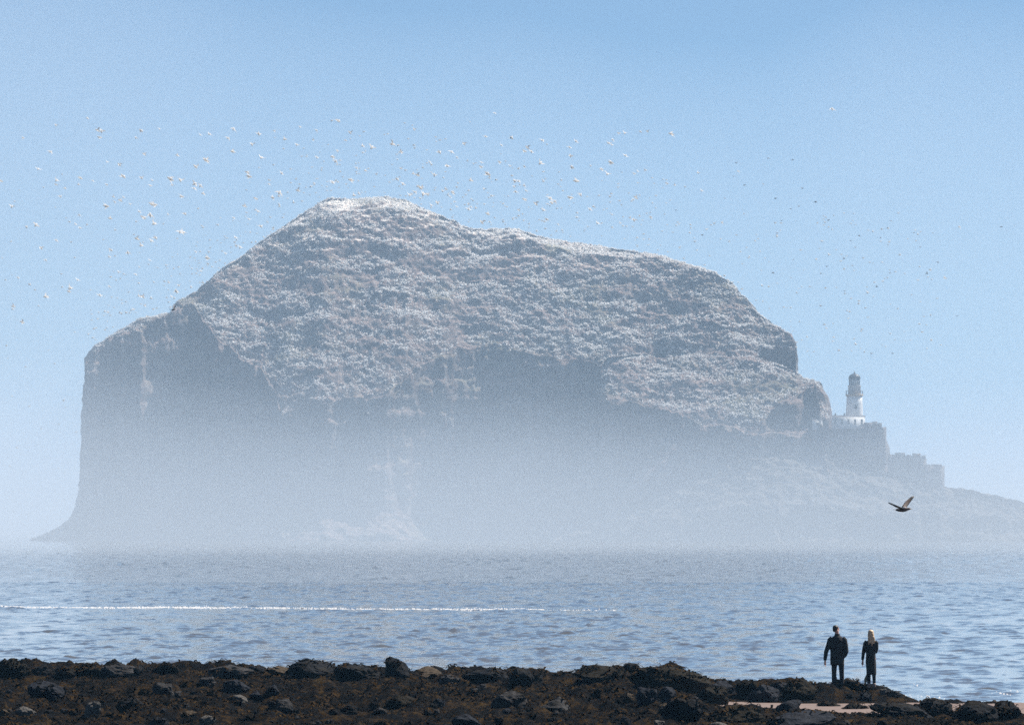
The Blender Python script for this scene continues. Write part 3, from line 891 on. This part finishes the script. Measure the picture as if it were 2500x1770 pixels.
B(1960, 1756, 160, 40, 'ledge', 'slate_rock', 'wide dark slate ledge on the bottom edge below the man', 3)
B(1610, 1764, 30, 14, 'round', 'pale_rock', 'small whitish stone on the bottom edge below the big blackish boulder', 1)
B(1755, 1768, 36, 12, 'dome', 'pale_rock', 'low pale stone cut by the bottom edge right of centre', 0)
B(2066, 1764, 18, 14, 'round', 'grey_rock', 'small grey pebble at the bottom edge below the woman', 3)

rs = random.Random(77)
for k in range(110):
    px, py = rs.uniform(-20, 2510), 1775 - 110 * rs.random() ** 1.4
    if py < float(ridge_row(px)) + 22: continue
    if 1690 < px and 1705 < py < 1742: continue
    w = rs.uniform(8, 26); mt = rs.choice(['dark_rock', 'dark_rock', 'slate_rock', 'grey_rock', 'weedy_rock', 'weedy_rock'])
    B(px, py, w, w * rs.uniform(.5, .85), rs.choice(['round', 'block', 'dome']), mt, 'small loose stone lying among the brown seaweed', rs.randrange(4),
      'small stones among the seaweed', name='stone', cat='stone')

def build_weed():
    rng = np.random.default_rng(21)
    dg = bpy.context.evaluated_depsgraph_get()
    N = 90000
    # fronds: short curved blades in clumps on the ground
    px = rng.uniform(-80, 2580, N); yv = 165 + 66 * rng.random(N) ** 0.9
    x = X(px, yv)
    pr = 1250 + x / yv * F
    dens = np.clip(0.5 + 1.1 * fbm(x / 1.3, yv / 1.6, 0 * x, 3, 71), 0, 1)
    keep = (rng.random(N) < dens) & (yv < ridge_y(pr) - 0.4)
    keep &= ~((pr > 1660) & (yv > 193.0) & (yv < 209.5))
    for ppx, ppy in ((2044, 1674), (2126, 1681)):
        py_, _ = ground_hit(ppx, ppy)
        keep &= ~((np.abs(x - X(ppx, py_)) < 0.42) & (yv > py_ - 5) & (yv < py_ + 0.6))
    x, yv = x[keep], yv[keep]
    z = ground_z(x, yv)
    bx, by, bz = [], [], []
    bpy.context.view_layer.update()
    for o, mt in WEEDY:
        cov = {'weedy_rock': 0.75, 'dark_rock': 0.40, 'slate_rock': 0.12}.get(mt, 0.05)
        co = np.zeros(len(o.data.vertices) * 3); o.data.vertices.foreach_get('co', co); co = co.reshape(-1, 3)
        mw = np.array(o.matrix_world)
        w = co @ mw[:3, :3].T + mw[:3, 3]
        nz = co[:, 2] / (np.linalg.norm(co, axis=1) + 1e-6)
        area = o.scale[0] * o.scale[1]
        k = (nz > 0.1) & (fbm(w[:, 0] * 2.2, w[:, 1] * 2.2, w[:, 2] * 2.2, 2, 73) > 0.55 - cov) & (rng.random(len(co)) < np.clip(area * 1.6, 0.05, 0.9))
        bx.append(w[k, 0]); by.append(w[k, 1]); bz.append(w[k, 2])
    x = np.concatenate([x] + bx); yv = np.concatenate([yv] + by); z = np.concatenate([z] + bz)
    n = len(x)
    L = rng.uniform(0.08, 0.30, n); W = rng.uniform(0.010, 0.035, n)
    an = rng.uniform(0, 6.283, n); up = rng.uniform(0.01, 0.07, n)
    dx, dy = np.cos(an), np.sin(an)
    P0 = np.stack([x, yv, z - 0.02], 1)
    S = np.stack([-dy * W, dx * W, 0 * W], 1)
    P1 = P0 + np.stack([dx * L * .5, dy * L * .5, up + 0.02], 1)
    P2 = P0 + np.stack([dx * L, dy * L, up * rng.uniform(0.0, 0.9, n)], 1)
    V = np.stack([P0 - S, P0 + S, P1 - S * 1.3, P1 + S * 1.3, P2 - S * .5, P2 + S * .5], 1).reshape(-1, 3)
    b = np.arange(n)[:, None] * 6
    Fq = np.concatenate([b + np.array([[0, 1, 3, 2]]), b + np.array([[2, 3, 5, 4]])], 0)
    me = mesh_np('seaweed', V, Fq, M['weed'])
    tag(link('seaweed', me), 'brown seaweed fronds carpeting the shore rocks', kind='stuff')
build_weed()

# ------------------------------------------------------------------ people
def tube(points, radii, seg=12):
    """closed tapered tube; radii may be (rx, ry) pairs"""
    V, Fc = [], []
    n = len(points)
    pts = [Vector(p) for p in points]
    for i, p in enumerate(pts):
        d = (pts[min(i + 1, n - 1)] - pts[max(i - 1, 0)]).normalized()
        ref = Vector((0, 1, 0)) if abs(d.y) < 0.9 else Vector((0, 0, 1))
        u = ref.cross(d).normalized(); w = d.cross(u).normalized()
        r = radii[i]; r = r if isinstance(r, tuple) else (r, r)
        for k in range(seg):
            a = k / seg * 6.28318
            V.append(tuple(p + u * (r[0] * math.cos(a)) + w * (r[1] * math.sin(a))))
    for i in range(n - 1):
        for k in range(seg):
            Fc.append((i * seg + k, i * seg + (k + 1) % seg, (i + 1) * seg + (k + 1) % seg, (i + 1) * seg + k))
    a = len(V); V.append(tuple(pts[0])); V.append(tuple(pts[-1]))
    for k in range(seg):
        Fc.append((a, (k + 1) % seg, k)); Fc.append((a + 1, (n - 1) * seg + k, (n - 1) * seg + (k + 1) % seg))
    return V, Fc

def ball(c, r, seg=14, rings=9):
    pts, rad = [], []
    for i in range(rings + 1):
        t = -1 + 2 * i / rings
        pts.append((c[0], c[1], c[2] + r[2] * math.sin(t * math.pi / 2) * 0.999)); rad.append((max(1e-3, r[0] * math.cos(t * math.pi / 2)), max(1e-3, r[1] * math.cos(t * math.pi / 2))))
    return tube(pts, rad, seg)

def fuse(name, pieces, mat, voxel=0.012, smooth=3, parent=None):
    """several overlapping pieces become one continuous skin"""
    V, Fc = [], []
    for v, f in pieces:
        o = len(V); V += list(v); Fc += [tuple(o + i for i in q) for q in f]
    me = bpy.data.meshes.new(name); me.from_pydata(V, [], Fc); me.update()
    ob = bpy.data.objects.new(name + '_tmp', me); C.objects.link(ob)
    r = ob.modifiers.new('r', 'REMESH'); r.mode = 'VOXEL'; r.voxel_size = voxel
    if smooth:
        s = ob.modifiers.new('s', 'SMOOTH'); s.iterations = smooth; s.factor = 0.5
    dg = bpy.context.evaluated_depsgraph_get(); dg.update()
    out = bpy.data.meshes.new_from_object(ob.evaluated_get(dg)); out.name = name
    bpy.data.objects.remove(ob); bpy.data.meshes.remove(me)
    out.materials.clear(); out.materials.append(mat)
    for p in out.polygons: p.use_smooth = True
    return link(name, out, parent)

def hand(wr, tip_dir, side, curl=0.25):
    """palm with four unequal fingers and a thumb; returns tubes"""
    wr = Vector(wr); d = Vector(tip_dir).normalized(); s = Vector(side).normalized(); nrm = d.cross(s).normalized()
    out = [tube([wr - d * .03, wr + d * .02, wr + d * .06, wr + d * .095], [(.024, .018), (.030, .017), (.038, .015), (.036, .013)], 10)]
    for k, ln in enumerate((.070, .080, .075, .058)):
        o = wr + d * .085 + s * (-.027 + .018 * k)
        p1 = o + d * ln * .45 + nrm * curl * .02; p2 = p1 + (d + nrm * curl).normalized() * ln * .3; p3 = p2 + (d + nrm * curl * 2).normalized() * ln * .25
        out.append(tube([o, p1, p2, p3], [.0088, .0085, .0078, .0062], 8))
    o = wr + d * .03 - s * .026
    out.append(tube([o, o + (d - s * .9).normalized() * .035, o + (d - s * .5).normalized() * .07], [.011, .0098, .0075], 8))
    return out

def head_pieces(c, yaw, s=1.0, tilt=0.0):
    """skull, jaw, nose, ears, brow around c (centre of the skull); yaw 0 looks along +Y"""
    Rm = Matrix.Rotation(yaw, 4, 'Z') @ Matrix.Rotation(tilt, 4, 'X')
    ps = [ball((0, -.005, .03), (.076 * s, .096 * s, .088 * s)), ball((0, .025, -.045), (.058 * s, .068 * s, .072 * s)),
          tube([(0, .09, .015), (0, .118, -.018), (0, .098, -.030)], [.010, .014, .010], 8),
          ball((0, .088, -.066), (.024, .012, .010)), ball((0, .084, -.052), (.026, .010, .006)), ball((0, .072, -.098), (.022, .02, .016)),
          ball((.078, -.005, -.005), (.012, .022, .034)), ball((-.078, -.005, -.005), (.012, .022, .034)),
          ball((.030, .082, .020), (.015, .010, .009)), ball((-.030, .082, .020), (.015, .010, .009)), ball((0, .080, .038), (.052, .016, .010))]
    out = []
    for v, f in ps:
        out.append(([tuple(Vector(c) + (Rm @ Vector(p))) for p in v], f))
    return out, Rm

def build_man(px, py):
    y, g = ground_hit(px, py)
    org = Vector((X(px, y), y, Z(py, y)))
    hc = Vector((-0.035, 0.02, 1.685)); yaw = R(-52)
    hp, Rm = head_pieces(hc, yaw, 1.02)
    body = hp + [tube([(-.02, -.02, 1.66), (-.01, 0, 1.56), (0, 0, 1.46)], [.060, .060, .075]),
                 tube([(0, 0, .90), (0, 0, 1.05), (0, 0, 1.25), (0, 0, 1.42), (0, 0, 1.48)], [(.16, .11), (.15, .10), (.17, .12), (.18, .11), (.09, .07)]),
                 tube([(-.19, 0, 1.42), (-.255, -.02, 1.20), (-.325, -.02, 1.02), (-.355, .02, .80), (-.36, .03, .74)], [.055, .05, .042, .032, .027]),
                 tube([(.18, 0, 1.42), (.235, -.03, 1.20), (.262, -.05, 1.02), (.235, .06, .90), (.205, .11, .86)], [.055, .05, .042, .032, .027]),
                 tube([(-.075, 0, .92), (-.085, 0, .70), (-.09, 0.01, .48), (-.092, 0, .25), (-.092, -.01, .06)], [.085, .078, .058, .052, .036]),
                 tube([(.085, 0, .92), (.115, 0, .70), (.125, .01, .48), (.135, 0, .25), (.135, -.01, .08)], [.085, .078, .058, .052, .036])]
    body += hand((-.36, .03, .73), (.0, .12, -1), (0.25, 1, 0.1), .35)
    body += hand((.205, .11, .86), (-.3, .5, -.7), (.8, .5, 0), .6)
    o = fuse('person', body, M['skin'], 0.0065, 1)
    o.location = org
    tag(o, 'man in black jacket and dark trousers standing on the rocks with head turned right', 'person', 'couple looking out to the island')
    jk = [tube([(0, -.005, .62), (0, -.005, .80), (0, 0, 1.0), (0, 0, 1.2), (0, 0, 1.36), (0, 0, 1.45), (0, 0, 1.50), (0, 0, 1.545)],
               [(.205, .145), (.212, .150), (.205, .15), (.222, .155), (.222, .145), (.165, .115), (.085, .085), (.078, .08)], 20),
          tube([(-.155, 0, 1.43), (-.215, -.01, 1.37), (-.265, -.02, 1.20), (-.332, -.02, 1.02), (-.358, .015, .82), (-.362, .025, .76)], [.075, .082, .075, .066, .055, .048], 14),
          tube([(.155, 0, 1.43), (.215, -.01, 1.37), (.25, -.03, 1.20), (.272, -.05, 1.02), (.24, .05, .92), (.205, .10, .87)], [.075, .082, .075, .068, .058, .052], 14),
          tube([(0, .0, 1.49), (0, 0.0, 1.56)], [(.085, .088), (.080, .082)], 16)]
    fuse('jacket', jk, M['jacket'], 0.012, 2, o)
    tr = [tube([(0, 0, .98), (0, 0, .86), (.01, 0, .80)], [(.165, .12), (.175, .13), (.17, .12)], 18),
          tube([(-.08, 0, .88), (-.088, 0, .66), (-.092, .01, .46), (-.094, 0, .25), (-.094, -.005, .05)], [.098, .090, .076, .070, .070], 14),
          tube([(.09, 0, .88), (.12, 0, .66), (.13, .01, .46), (.138, 0, .25), (.138, -.005, .07)], [.098, .090, .076, .070, .070], 14)]
    fuse('trousers', tr, M['trousers'], 0.012, 2, o)
    for x, z in ((-.094, 0.0), (.138, .02)):
        fuse('shoe', [tube([(x, -.06, z + .05), (x, .0, z + .055), (x, .10, z + .04), (x, .19, z + .03)], [(.042, .048), (.046, .05), (.048, .036), (.034, .024)], 12)], M['shoe'], 0.012, 1, o)
    hr = [([tuple(hc + (Rm @ Vector(p))) for p in v], f) for v, f in [ball((0, -.018, .048), (.088, .096, .086)), ball((0, -.05, -.01), (.078, .058, .07))]]
    fuse('hair', hr, M['hair_dark'], 0.012, 1, o)
    return o

def build_woman(px, py):
    y, g = ground_hit(px, py)
    org = Vector((X(px, y), y, Z(py, y)))
    hc = Vector((0.0, 0.02, 1.645)); yaw = R(-10)
    hp, Rm = head_pieces(hc, yaw, 0.95, -.05)
    body = hp + [tube([(0, 0, 1.60), (0, 0, 1.52), (0, 0, 1.44)], [.048, .048, .06]),
                 tube([(0, 0, .92), (0, 0, 1.08), (0, 0, 1.25), (0, 0, 1.40), (0, 0, 1.46)], [(.15, .10), (.12, .09), (.13, .10), (.15, .09), (.07, .06)]),
                 tube([(-.15, 0, 1.40), (-.195, -.01, 1.20), (-.215, -.01, 1.06), (-.235, .02, .88), (-.24, .03, .82)], [.045, .042, .036, .028, .023]),
                 tube([(.15, 0, 1.40), (.165, .02, 1.20), (.155, .06, 1.10), (.09, .18, 1.15), (.05, .22, 1.18)], [.045, .042, .036, .028, .023]),
                 tube([(-.07, 0, .92), (-.065, 0, .66), (-.06, .01, .46), (-.058, 0, .24), (-.056, 0, .05)], [.085, .070, .052, .044, .032]),
                 tube([(.07, 0, .92), (.085, 0, .66), (.095, .01, .46), (.10, 0, .24), (.10, 0, .05)], [.085, .070, .052, .044, .032])]
    body += hand((-.24, .03, .82), (-.1, .1, -1), (.25, 1, 0), .3)
    body += hand((.05, .22, 1.18), (-.8, .4, .3), (0, -.4, .9), .5)
    o = fuse('person', body, M['skin'], 0.0065, 1)
    o.location = org
    tag(o, 'woman with long blond hair in a long black coat standing right of the man', 'person', 'couple looking out to the island')
    ct = [tube([(.02, -.005, .42), (.015, -.005, .58), (0, 0, .80), (0, 0, 1.02), (0, 0, 1.20), (0, 0, 1.36), (0, 0, 1.43), (0, 0, 1.48)],
               [(.150, .13), (.152, .13), (.158, .125), (.145, .115), (.155, .12), (.165, .115), (.12, .09), (.06, .065)], 20),
          tube([(-.12, 0, 1.42), (-.165, 0, 1.37), (-.205, -.01, 1.20), (-.225, -.01, 1.06), (-.242, .02, .90), (-.246, .025, .86)], [.06, .062, .056, .052, .044, .04], 14),
          tube([(.12, 0, 1.42), (.168, 0, 1.37), (.175, .02, 1.20), (.16, .06, 1.10), (.09, .17, 1.14)], [.06, .062, .056, .052, .046], 14)]
    fuse('coat', ct, M['jacket'], 0.012, 2, o)
    tr = [tube([(-.065, 0, .60), (-.062, .005, .42), (-.060, 0, .25), (-.058, 0, .10)], [.075, .060, .056, .048], 14),
          tube([(.085, 0, .60), (.094, .005, .42), (.10, 0, .28), (.10, 0, .16)], [.075, .060, .052, .046], 14)]
    for t in tr: fuse('trouser_leg', [t], M['trousers'], 0.012, 1, o)
    for x, z0, mt in ((-.057, 0.0, 'boot'), (.10, 0.0, 'boot')):
        fuse('boot', [tube([(x, -.02, z0 + .17), (x, -.01, z0 + .08), (x, .0, z0 + .03)], [.052, .047, .044], 12),
                      tube([(x, -.05, z0 + .03), (x, .03, z0 + .04), (x, .12, z0 + .025), (x, .16, z0 + .02)], [(.032, .03), (.04, .04), (.036, .024), (.022, .016)], 12)], M[mt], 0.010, 1, o)
    # the pale inside of the coat shows where its left hem blows out
    V = [(-.13, .01, .44), (-.20, -.03, .30), (-.195, -.02, .17), (-.13, .0, .20), (-.115, .02, .36),
         (-.12, .03, .44), (-.19, -.01, .30), (-.185, .0, .17), (-.12, .02, .20), (-.105, .04, .36)]
    Fq = [(0, 1, 2, 3, 4), (9, 8, 7, 6, 5), (0, 5, 6, 1), (1, 6, 7, 2), (2, 7, 8, 3), (3, 8, 9, 4), (4, 9, 5, 0)]
    me = bpy.data.meshes.new('coat_lining'); me.from_pydata(V, [], Fq); me.materials.append(M['lining'])
    link('coat_lining', me, o)
    hr = [ball((0, -.022, .045), (.088, .098, .086)), ball((0, -.06, -.04), (.100, .066, .12)), ball((.012, -.085, -.15), (.112, .05, .13)), ball((.02, -.10, -.24), (.092, .035, .11)),
          tube([(-.06, -.09, -.2), (-.065, -.12, -.33)], [.035, .012], 8), tube([(.02, -.1, -.22), (.03, -.13, -.37)], [.04, .012], 8), tube([(.09, -.08, -.14), (.115, -.10, -.26)], [.035, .012], 8)]
    hr = [([tuple(hc + Vector(p)) for p in v], f) for v, f in hr]
    fuse('hair', hr, M['hair_blond'], 0.011, 1, o)
    return o
build_man(2044, 1674)
build_woman(2126, 1681)

# ------------------------------------------------------------------ gull near the shore
def wing_mesh(name, root, elbow, tip, c0, c1, c2, mat, chord_dir, thick=0.02):
    r, e, t = Vector(root), Vector(elbow), Vector(tip)
    cd = Vector(chord_dir).normalized()
    V, Fc = [], []
    secs = []
    for i in range(9):
        s = i / 8
        p = r.lerp(e, s / .45) if s < .45 else e.lerp(t, (s - .45) / .55)
        c = np.interp(s, [0, .45, .9, 1], [c0, c1, c2, c2 * .35])
        secs.append((p, c, thick * (1.1 - s)))
    up = (e - r).cross(cd).normalized()
    for p, c, th in secs:
        for (a, b) in ((.30, .0), (.1, .5), (-.35, .35), (-.70, 0), (-.35, -.15), (.1, -.3)):
            V.append(tuple(p + cd * c * a + up * th * b))
    for i in range(8):
        for k in range(6):
            Fc.append((i * 6 + k, i * 6 + (k + 1) % 6, i * 6 + 6 + (k + 1) % 6, i * 6 + 6 + k))
    me = bpy.data.meshes.new(name)
    me.from_pydata(V, [], Fc + [(5, 4, 3, 2, 1, 0), (48, 49, 50, 51, 52, 53)])
    for m in mat: me.materials.append(m)
    for p in me.polygons:
        p.use_smooth = True
        if len(mat) > 1 and p.index >= 6 * 6: p.material_index = 1
    return me

def build_gull(px, py, y, label, span=1.0, dark=False, rot=0.0, name='gull', group=None):
    root = bpy.data.objects.new(name, None); C.objects.link(root)
    root.location = (X(px, y), y, Z(py, y)); root.scale = (span,) * 3; root.rotation_euler = (0, rot, 0)
    tag(root, label, 'bird', group)
    body = [tube([(-.22, 0, .01), (-.14, 0, .0), (0, 0, .0), (.10, 0, .02), (.165, 0, .035), (.20, 0, .04), (.235, 0, .035)], [(.03, .012), (.045, .042), (.062, .062), (.056, .055), (.040, .042), (.038, .038), (.015, .015)], 12)]
    b = fuse('body', body, M['gull_dark'] if dark else M['gull_brown'], 0.010, 1, root)
    if not dark:
        sd = fuse('back_feathers', [tube([(-.02, .0, .045), (.06, 0, .058), (.12, 0, .055)], [(.03, .02), (.05, .026), (.03, .015)], 10)], M['gull_white'], 0.009, 1, root)
    V = [(-.20, -.03, .02), (-.20, .03, .02), (-.31, .055, .015), (-.31, -.055, .015), (-.20, -.03, .01), (-.20, .03, .01), (-.31, .055, .008), (-.31, -.055, .008)]
    me = mesh_np('tail', V, [(0, 1, 2, 3), (7, 6, 5, 4), (0, 4, 5, 1), (1, 5, 6, 2), (2, 6, 7, 3), (3, 7, 4, 0)], M['gull_dark'] if dark else M['gull_brown'])
    link('tail', me, root)
    v, f = tube([(.225, 0, .035), (.25, 0, .03), (.285, 0, .022)], [.012, .010, .003], 8)
    me = bpy.data.meshes.new('beak'); me.from_pydata(v, [], f); me.materials.append(M['beak']); link('beak', me, root)
    mt = [M['gull_dark']] if dark else [M['gull_brown'], M['gull_dark']]
    link('wing', wing_mesh('wing', (.03, -.03, .03), (-.15, -.34, .10), (-.47, -.58, .235), .15, .14, .08, [M['gull_dark']], (1, -.35, .1)), root)
    link('wing', wing_mesh('wing', (.05, .03, .04), (.17, .24, .21), (.37, .42, .43), .15, .14, .09, mt if dark else [M['gull_brown'], M['gull_dark']], (1, .3, -.55)), root)
build_gull(2204, 1245, 218.0, 'brown backed gull gliding with raised wings above the couple on the right')
build_gull(424, 757, 900.0, 'tiny dark bird with wings up at the notch on the left of the island', 1.15, True, R(-20), name='dark_bird')

# ------------------------------------------------------------------ flock
def flying_mesh(name, bend, sweep, mat):
    V, Fc = [], []
    def add(v, f):
        o = len(V); V.extend(v); Fc.extend([tuple(o + i for i in q) for q in f])
    v, f = tube([(-.5, 0, 0), (-.3, 0, 0), (0, 0, .01), (.25, 0, .02), (.42, 0, .03), (.55, 0, .02)], [(.02, .01), (.11, .09), (.19, .17), (.15, .14), (.09, .09), (.01, .01)], 6)
    add(v, f)
    for s in (-1, 1):
        e = (.08 - .1 * sweep, s * .36, .36 * math.sin(bend) * .8); t = (-.18 - .35 * sweep, s * (.72 - .1 * abs(bend)), .62 * math.sin(bend) * .9)
        v = [(.16, s * .06, .05), (-.16, s * .06, .03), (e[0] + .13, e[1], e[2] + .03), (e[0] - .15, e[1], e[2]), t,
             (.0, s * .06, .0), (e[0], e[1], e[2] - .04)]
        f = [(0, 1, 3), (0, 3, 2), (2, 3, 4), (0, 2, 6), (0, 6, 5), (1, 5, 6), (1, 6, 3), (2, 4, 6), (3, 6, 4)]
        add(v, f)
    me = bpy.data.meshes.new(name); me.from_pydata(V, [], [q for q in Fc]); me.materials.append(mat)
    return me
FLY_W = [flying_mesh('gannet', b, s, M['gannet']) for b, s in ((.5, .2), (-.15, .5), (.9, .0), (.1, 1.0))]
FLY_D = [flying_mesh('dark_seabird', b, s, M['far_bird']) for b, s in ((.5, .2), (-.1, .5), (.8, .0))]
Z1 = """575,107,1 367,152,1 645,187,2 668,192,2 656,232,2 930,188,2 1050,177,1 895,236,1 151,235,1 332,327,2 252,440,2 705,394,1 787,413,2 810,487,3 930,498,2 373,515,2 369,542,1 528,499,2 612,518,1 519,543,1 427,568,1 396,621,1 702,543,1 1003,517,1 990,551,1 1124,507,3 1187,513,3 1133,547,1 1281,538,3 1319,552,2 1280,569,2 1340,602,2 1196,622,2 951,344,2 1170,352,2 1352,377,3 1362,386,3 1287,424,3 1380,210,2 1320,216,1 1502,238,2 1538,178,2 1660,279,2 1534,327,2 1705,208,2 1723,366,3 1630,463,2 1640,489,3 1808,190,1 1875,245,2 1977,165,1 2085,187,1 1955,281,2 2062,248,1 2222,320,1 2193,361,2 2211,390,2 2088,364,1 1856,467,2 1774,540,1 1841,597,3 1965,583,2 1797,628,2 1685,635,2 1610,685,2 1700,720,2 2190,527,2 698,684,3 748,625,1 755,658,1 791,647,2 813,627,1 856,671,1 997,671,3 1016,676,3 919,720,1 945,760,3 990,745,3 1107,740,1 1216,735,2 1016,800,3 727,766,2 523,744,1 498,803,1 526,829,1 236,810,3 175,822,1 77,689,2 271,961,2 300,1040,1 371,910,1 904,901,2 1023,892,2 997,914,2 928,944,2 843,992,2 729,973,2 720,1020,1 988,1041,1 1187,856,3 1208,858,3 1366,1026,3 1290,985,1 1485,996,1 1552,891,2 1556,946,1 1583,956,2 1717,817,2 1640,770,1 1540,762,1 780,1118,1 893,1134,1 511,1170,2 464,1224,3 455,1247,2 305,1281,3 658,1270,2 720,1214,1 119,1155,1 86,1345,2 145,1448,2 937,1280,2 915,1275,1 1176,1206,1 1162,1246,2 1130,1281,1 1110,1187,1 1324,1112,1 955,1340,1 712,1383,1 877,1364,1 969,1412,1 1336,1190,1 5,518,2"""
Z2 = """68,122,3 145,200,2 118,252,1 232,288,2 290,300,3 425,277,3 482,329,2 568,179,1 1100,72,1 64,322,1 735,328,2 816,328,2 787,420,3 853,364,1 672,394,1 480,437,1 703,479,2 593,482,2 565,472,1 457,506,2 945,516,2 1041,226,2 1145,283,1 1211,233,2 898,274,2 1133,395,2 1013,398,1 1010,427,2 1053,471,3 1065,500,1 1201,421,1 1296,424,1 1402,400,3 1317,300,2 1297,322,2 1343,325,2 1415,252,2 1637,257,2 1594,297,2 1599,355,2 1609,428,2 1637,519,3 1232,519,2 1258,520,2 1228,558,1 1239,590,2 1297,641,2 1371,670,2 1465,634,3 1475,663,2 1497,653,2 1598,628,3 1663,608,2 1443,772,2 1423,711,2 1518,804,1 1779,797,2 2018,777,2 2029,628,2 1843,475,3 1865,397,3 1805,442,2 1879,248,1 1853,270,2 1872,281,1 1958,204,2 1917,204,1 1962,351,2 2265,210,3 2107,194,1 2060,194,1 2020,470,1 2043,455,1 2093,447,1 1730,705,2 1258,711,1 1053,735,2 1016,792,2 1068,790,1 930,703,2 927,671,1 943,690,1 850,690,1 825,597,2 808,622,1 836,655,1 778,572,1 720,661,2 683,680,2 609,563,3 629,604,3 655,607,2 540,612,3 575,592,2 495,540,2 205,600,1 175,614,2 155,513,3 33,530,2 250,452,1 190,433,1 1928,797,1 2127,755,1 1305,580,1 1030,573,1 1295,549,1"""
Z3 = "1002,40,2 470,391,1 263,502,1 109,470,1 65,459,1 243,401,1 378,683,1 1640,995,1 1723,707,1"
ZD = "777,328 442,420 505,470 610,463 682,545 832,488 812,590 767,603 907,566 117,612 690,742 715,672 980,668 1335,672 1316,712 1275,768 1155,758 1108,785 1132,822 1068,885 1115,925 970,930 783,891 1500,820 1600,907 1537,970 1328,968 1255,1045 1072,1070 937,1153 1710,1210 1222,1422 1343,1422 667,967 265,752 395,545 458,345 640,318 1960,706 1465,740 938,970 768,993"
rb = random.Random(4)
def put_bird(px, py, size, dark=False):
    y = {1: rb.uniform(1650, 1950), 2: rb.uniform(1200, 1420), 3: rb.uniform(940, 1100)}[size]     # the big ones fly nearer
    if dark: y = rb.uniform(2150, 2450)
    s = rb.uniform(.92, 1.08)
    o = link('dark_seabird' if dark else 'gannet', rb.choice(FLY_D if dark else FLY_W))
    o.location = (X(px, y), y, Z(py, y)); o.scale = (s, s, s)
    # most circle with the sunlit back banked towards the shore
    o.rotation_euler = Euler((rb.uniform(.25, 1.1) if not dark else rb.uniform(-.5, .9), rb.uniform(-.25, .25), 0), 'XYZ')
    o.rotation_euler = (Matrix.Rotation(rb.uniform(.5, 1.05) if not dark else rb.uniform(-.6, .6), 3, Vector((.8, .6, 0))) @ Matrix.Rotation(rb.uniform(0, 6.28), 3, 'Z') @ Matrix.Rotation(rb.uniform(-.15, .15), 3, 'X')).to_euler()
    if dark: tag(o, 'faint dark bird circling in the haze to the right of the summit', 'bird', 'dark birds over the right side')
    else: tag(o, 'white gannet flying in the flock above the rock island', 'bird', 'gannets circling over the rock')
for blob, ox, oy, k in ((Z1, 0, 250, 850 / 2294), (Z2, 800, 250, 850 / 2294), (Z3, 1600, 250, 900 / 2088)):
    for t in blob.split():
        a, b2, s = (int(q) for q in t.split(','))
        put_bird(ox + a * k, oy + b2 * k, s)
for t in ZD.split():
    a, b2 = (int(q) for q in t.split(','))
    put_bird(1600 + a * 900 / 2088, 250 + b2 * 900 / 2088, 1, True)

def far_flock():
    rng = np.random.default_rng(31)
    V, Fc = [], []
    crest = pl(CREST_A)
    n = 0
    while n < 700:
        px = rng.uniform(0, 2300)
        if px < 1700:
            py = float(crest(px)) - abs(rng.normal(0, 95)) - 6 if px > 215 else rng.uniform(420, 1150)
        else: py = rng.uniform(520, 900)
        if py < 290 or (px < 215 and rng.random() < .6): continue
        y = rng.uniform(1650, 2060)
        if py > 860 and px > 200: continue
        s = rng.uniform(.55, .85)
        src = FLY_W[rng.integers(0, 4)]
        m = Matrix.Rotation(rng.uniform(-.2, .9), 3, 'X') @ Matrix.Rotation(rng.uniform(0, 6.28), 3, 'Z')
        c = Vector((X(px, y), y, Z(py, y)))
        i = len(V)
        V.extend([tuple(c + m @ (v.co * s)) for v in src.vertices])
        for p in src.polygons:
            q = list(p.vertices)
            for j in range(1, len(q) - 1): Fc.append((i + q[0], i + q[j], i + q[j + 1]))
        n += 1
    me = mesh_np('distant_flock', V, Fc, M['gannet'])
    tag(link('distant_flock', me), 'haze-faint far gannets swarming around the summit', kind='stuff')
far_flock()

# ------------------------------------------------------------------ air
def build_haze():
    me = box_mesh('haze', -13000, 13000, -3300, 22000, -6.0, 230.0, mat_volume('haze_air', HAZE_DENSITY, HAZE_COLOR, 0.1))
    tag(link('haze', me), 'thin blue summer haze filling the air', kind='stuff')
    # low bank of sea mist lying on the water round the foot of the island
    half = [(1230, 0.5), (1290, 6), (1410, 14), (1600, 24), (1790, 34), (1950, 46), (2030, 60), (2070, 80), (2095, 104), (2128, 130), (2185, 160), (2250, 184)]
    prof = [(1190, -5.0)] + half + [(4500 - y, z) for y, z in half[-2::-1]] + [(3310, -5.0)]
    V, Fc = [], []
    xs = np.arange(-640, 641, 40.0)
    kk = 1.0 + 0.17 * fbm(xs / 170.0, 0 * xs, 0 * xs, 3, 88) * np.clip((640 - np.abs(xs)) / 200, 0, 1)
    secs = [(-5200, .05), (-4200, .75), (-3000, 1.0)] + list(zip(xs, kk)) + [(3000, 1.0), (4200, .75), (5200, .05)]
    n = len(prof)
    for x, k in secs:
        for (y, z) in prof: V.append((x, 2400 + (y - 2400) * (0.4 + .6 * k), z * k if z > 0 else z))
    for i in range(len(secs) - 1):
        for j in range(n):
            Fc.append((i * n + j, i * n + (j + 1) % n, (i + 1) * n + (j + 1) % n, (i + 1) * n + j))
    me = bpy.data.meshes.new('sea_mist')
    e = (len(secs) - 1) * n
    me.from_pydata(V, [], Fc + [tuple(range(n - 1, -1, -1)), tuple(range(e, e + n))])
    import bmesh
    bm = bmesh.new(); bm.from_mesh(me); bmesh.ops.recalc_face_normals(bm, faces=bm.faces[:]); bm.to_mesh(me); bm.free()
    me.materials.append(mat_volume('sea_mist', MIST_DENSITY, MIST_COLOR, 0.1))
    tag(link('sea_mist', me), 'low bank of pale sea mist around the foot of the island', kind='stuff')
build_haze()
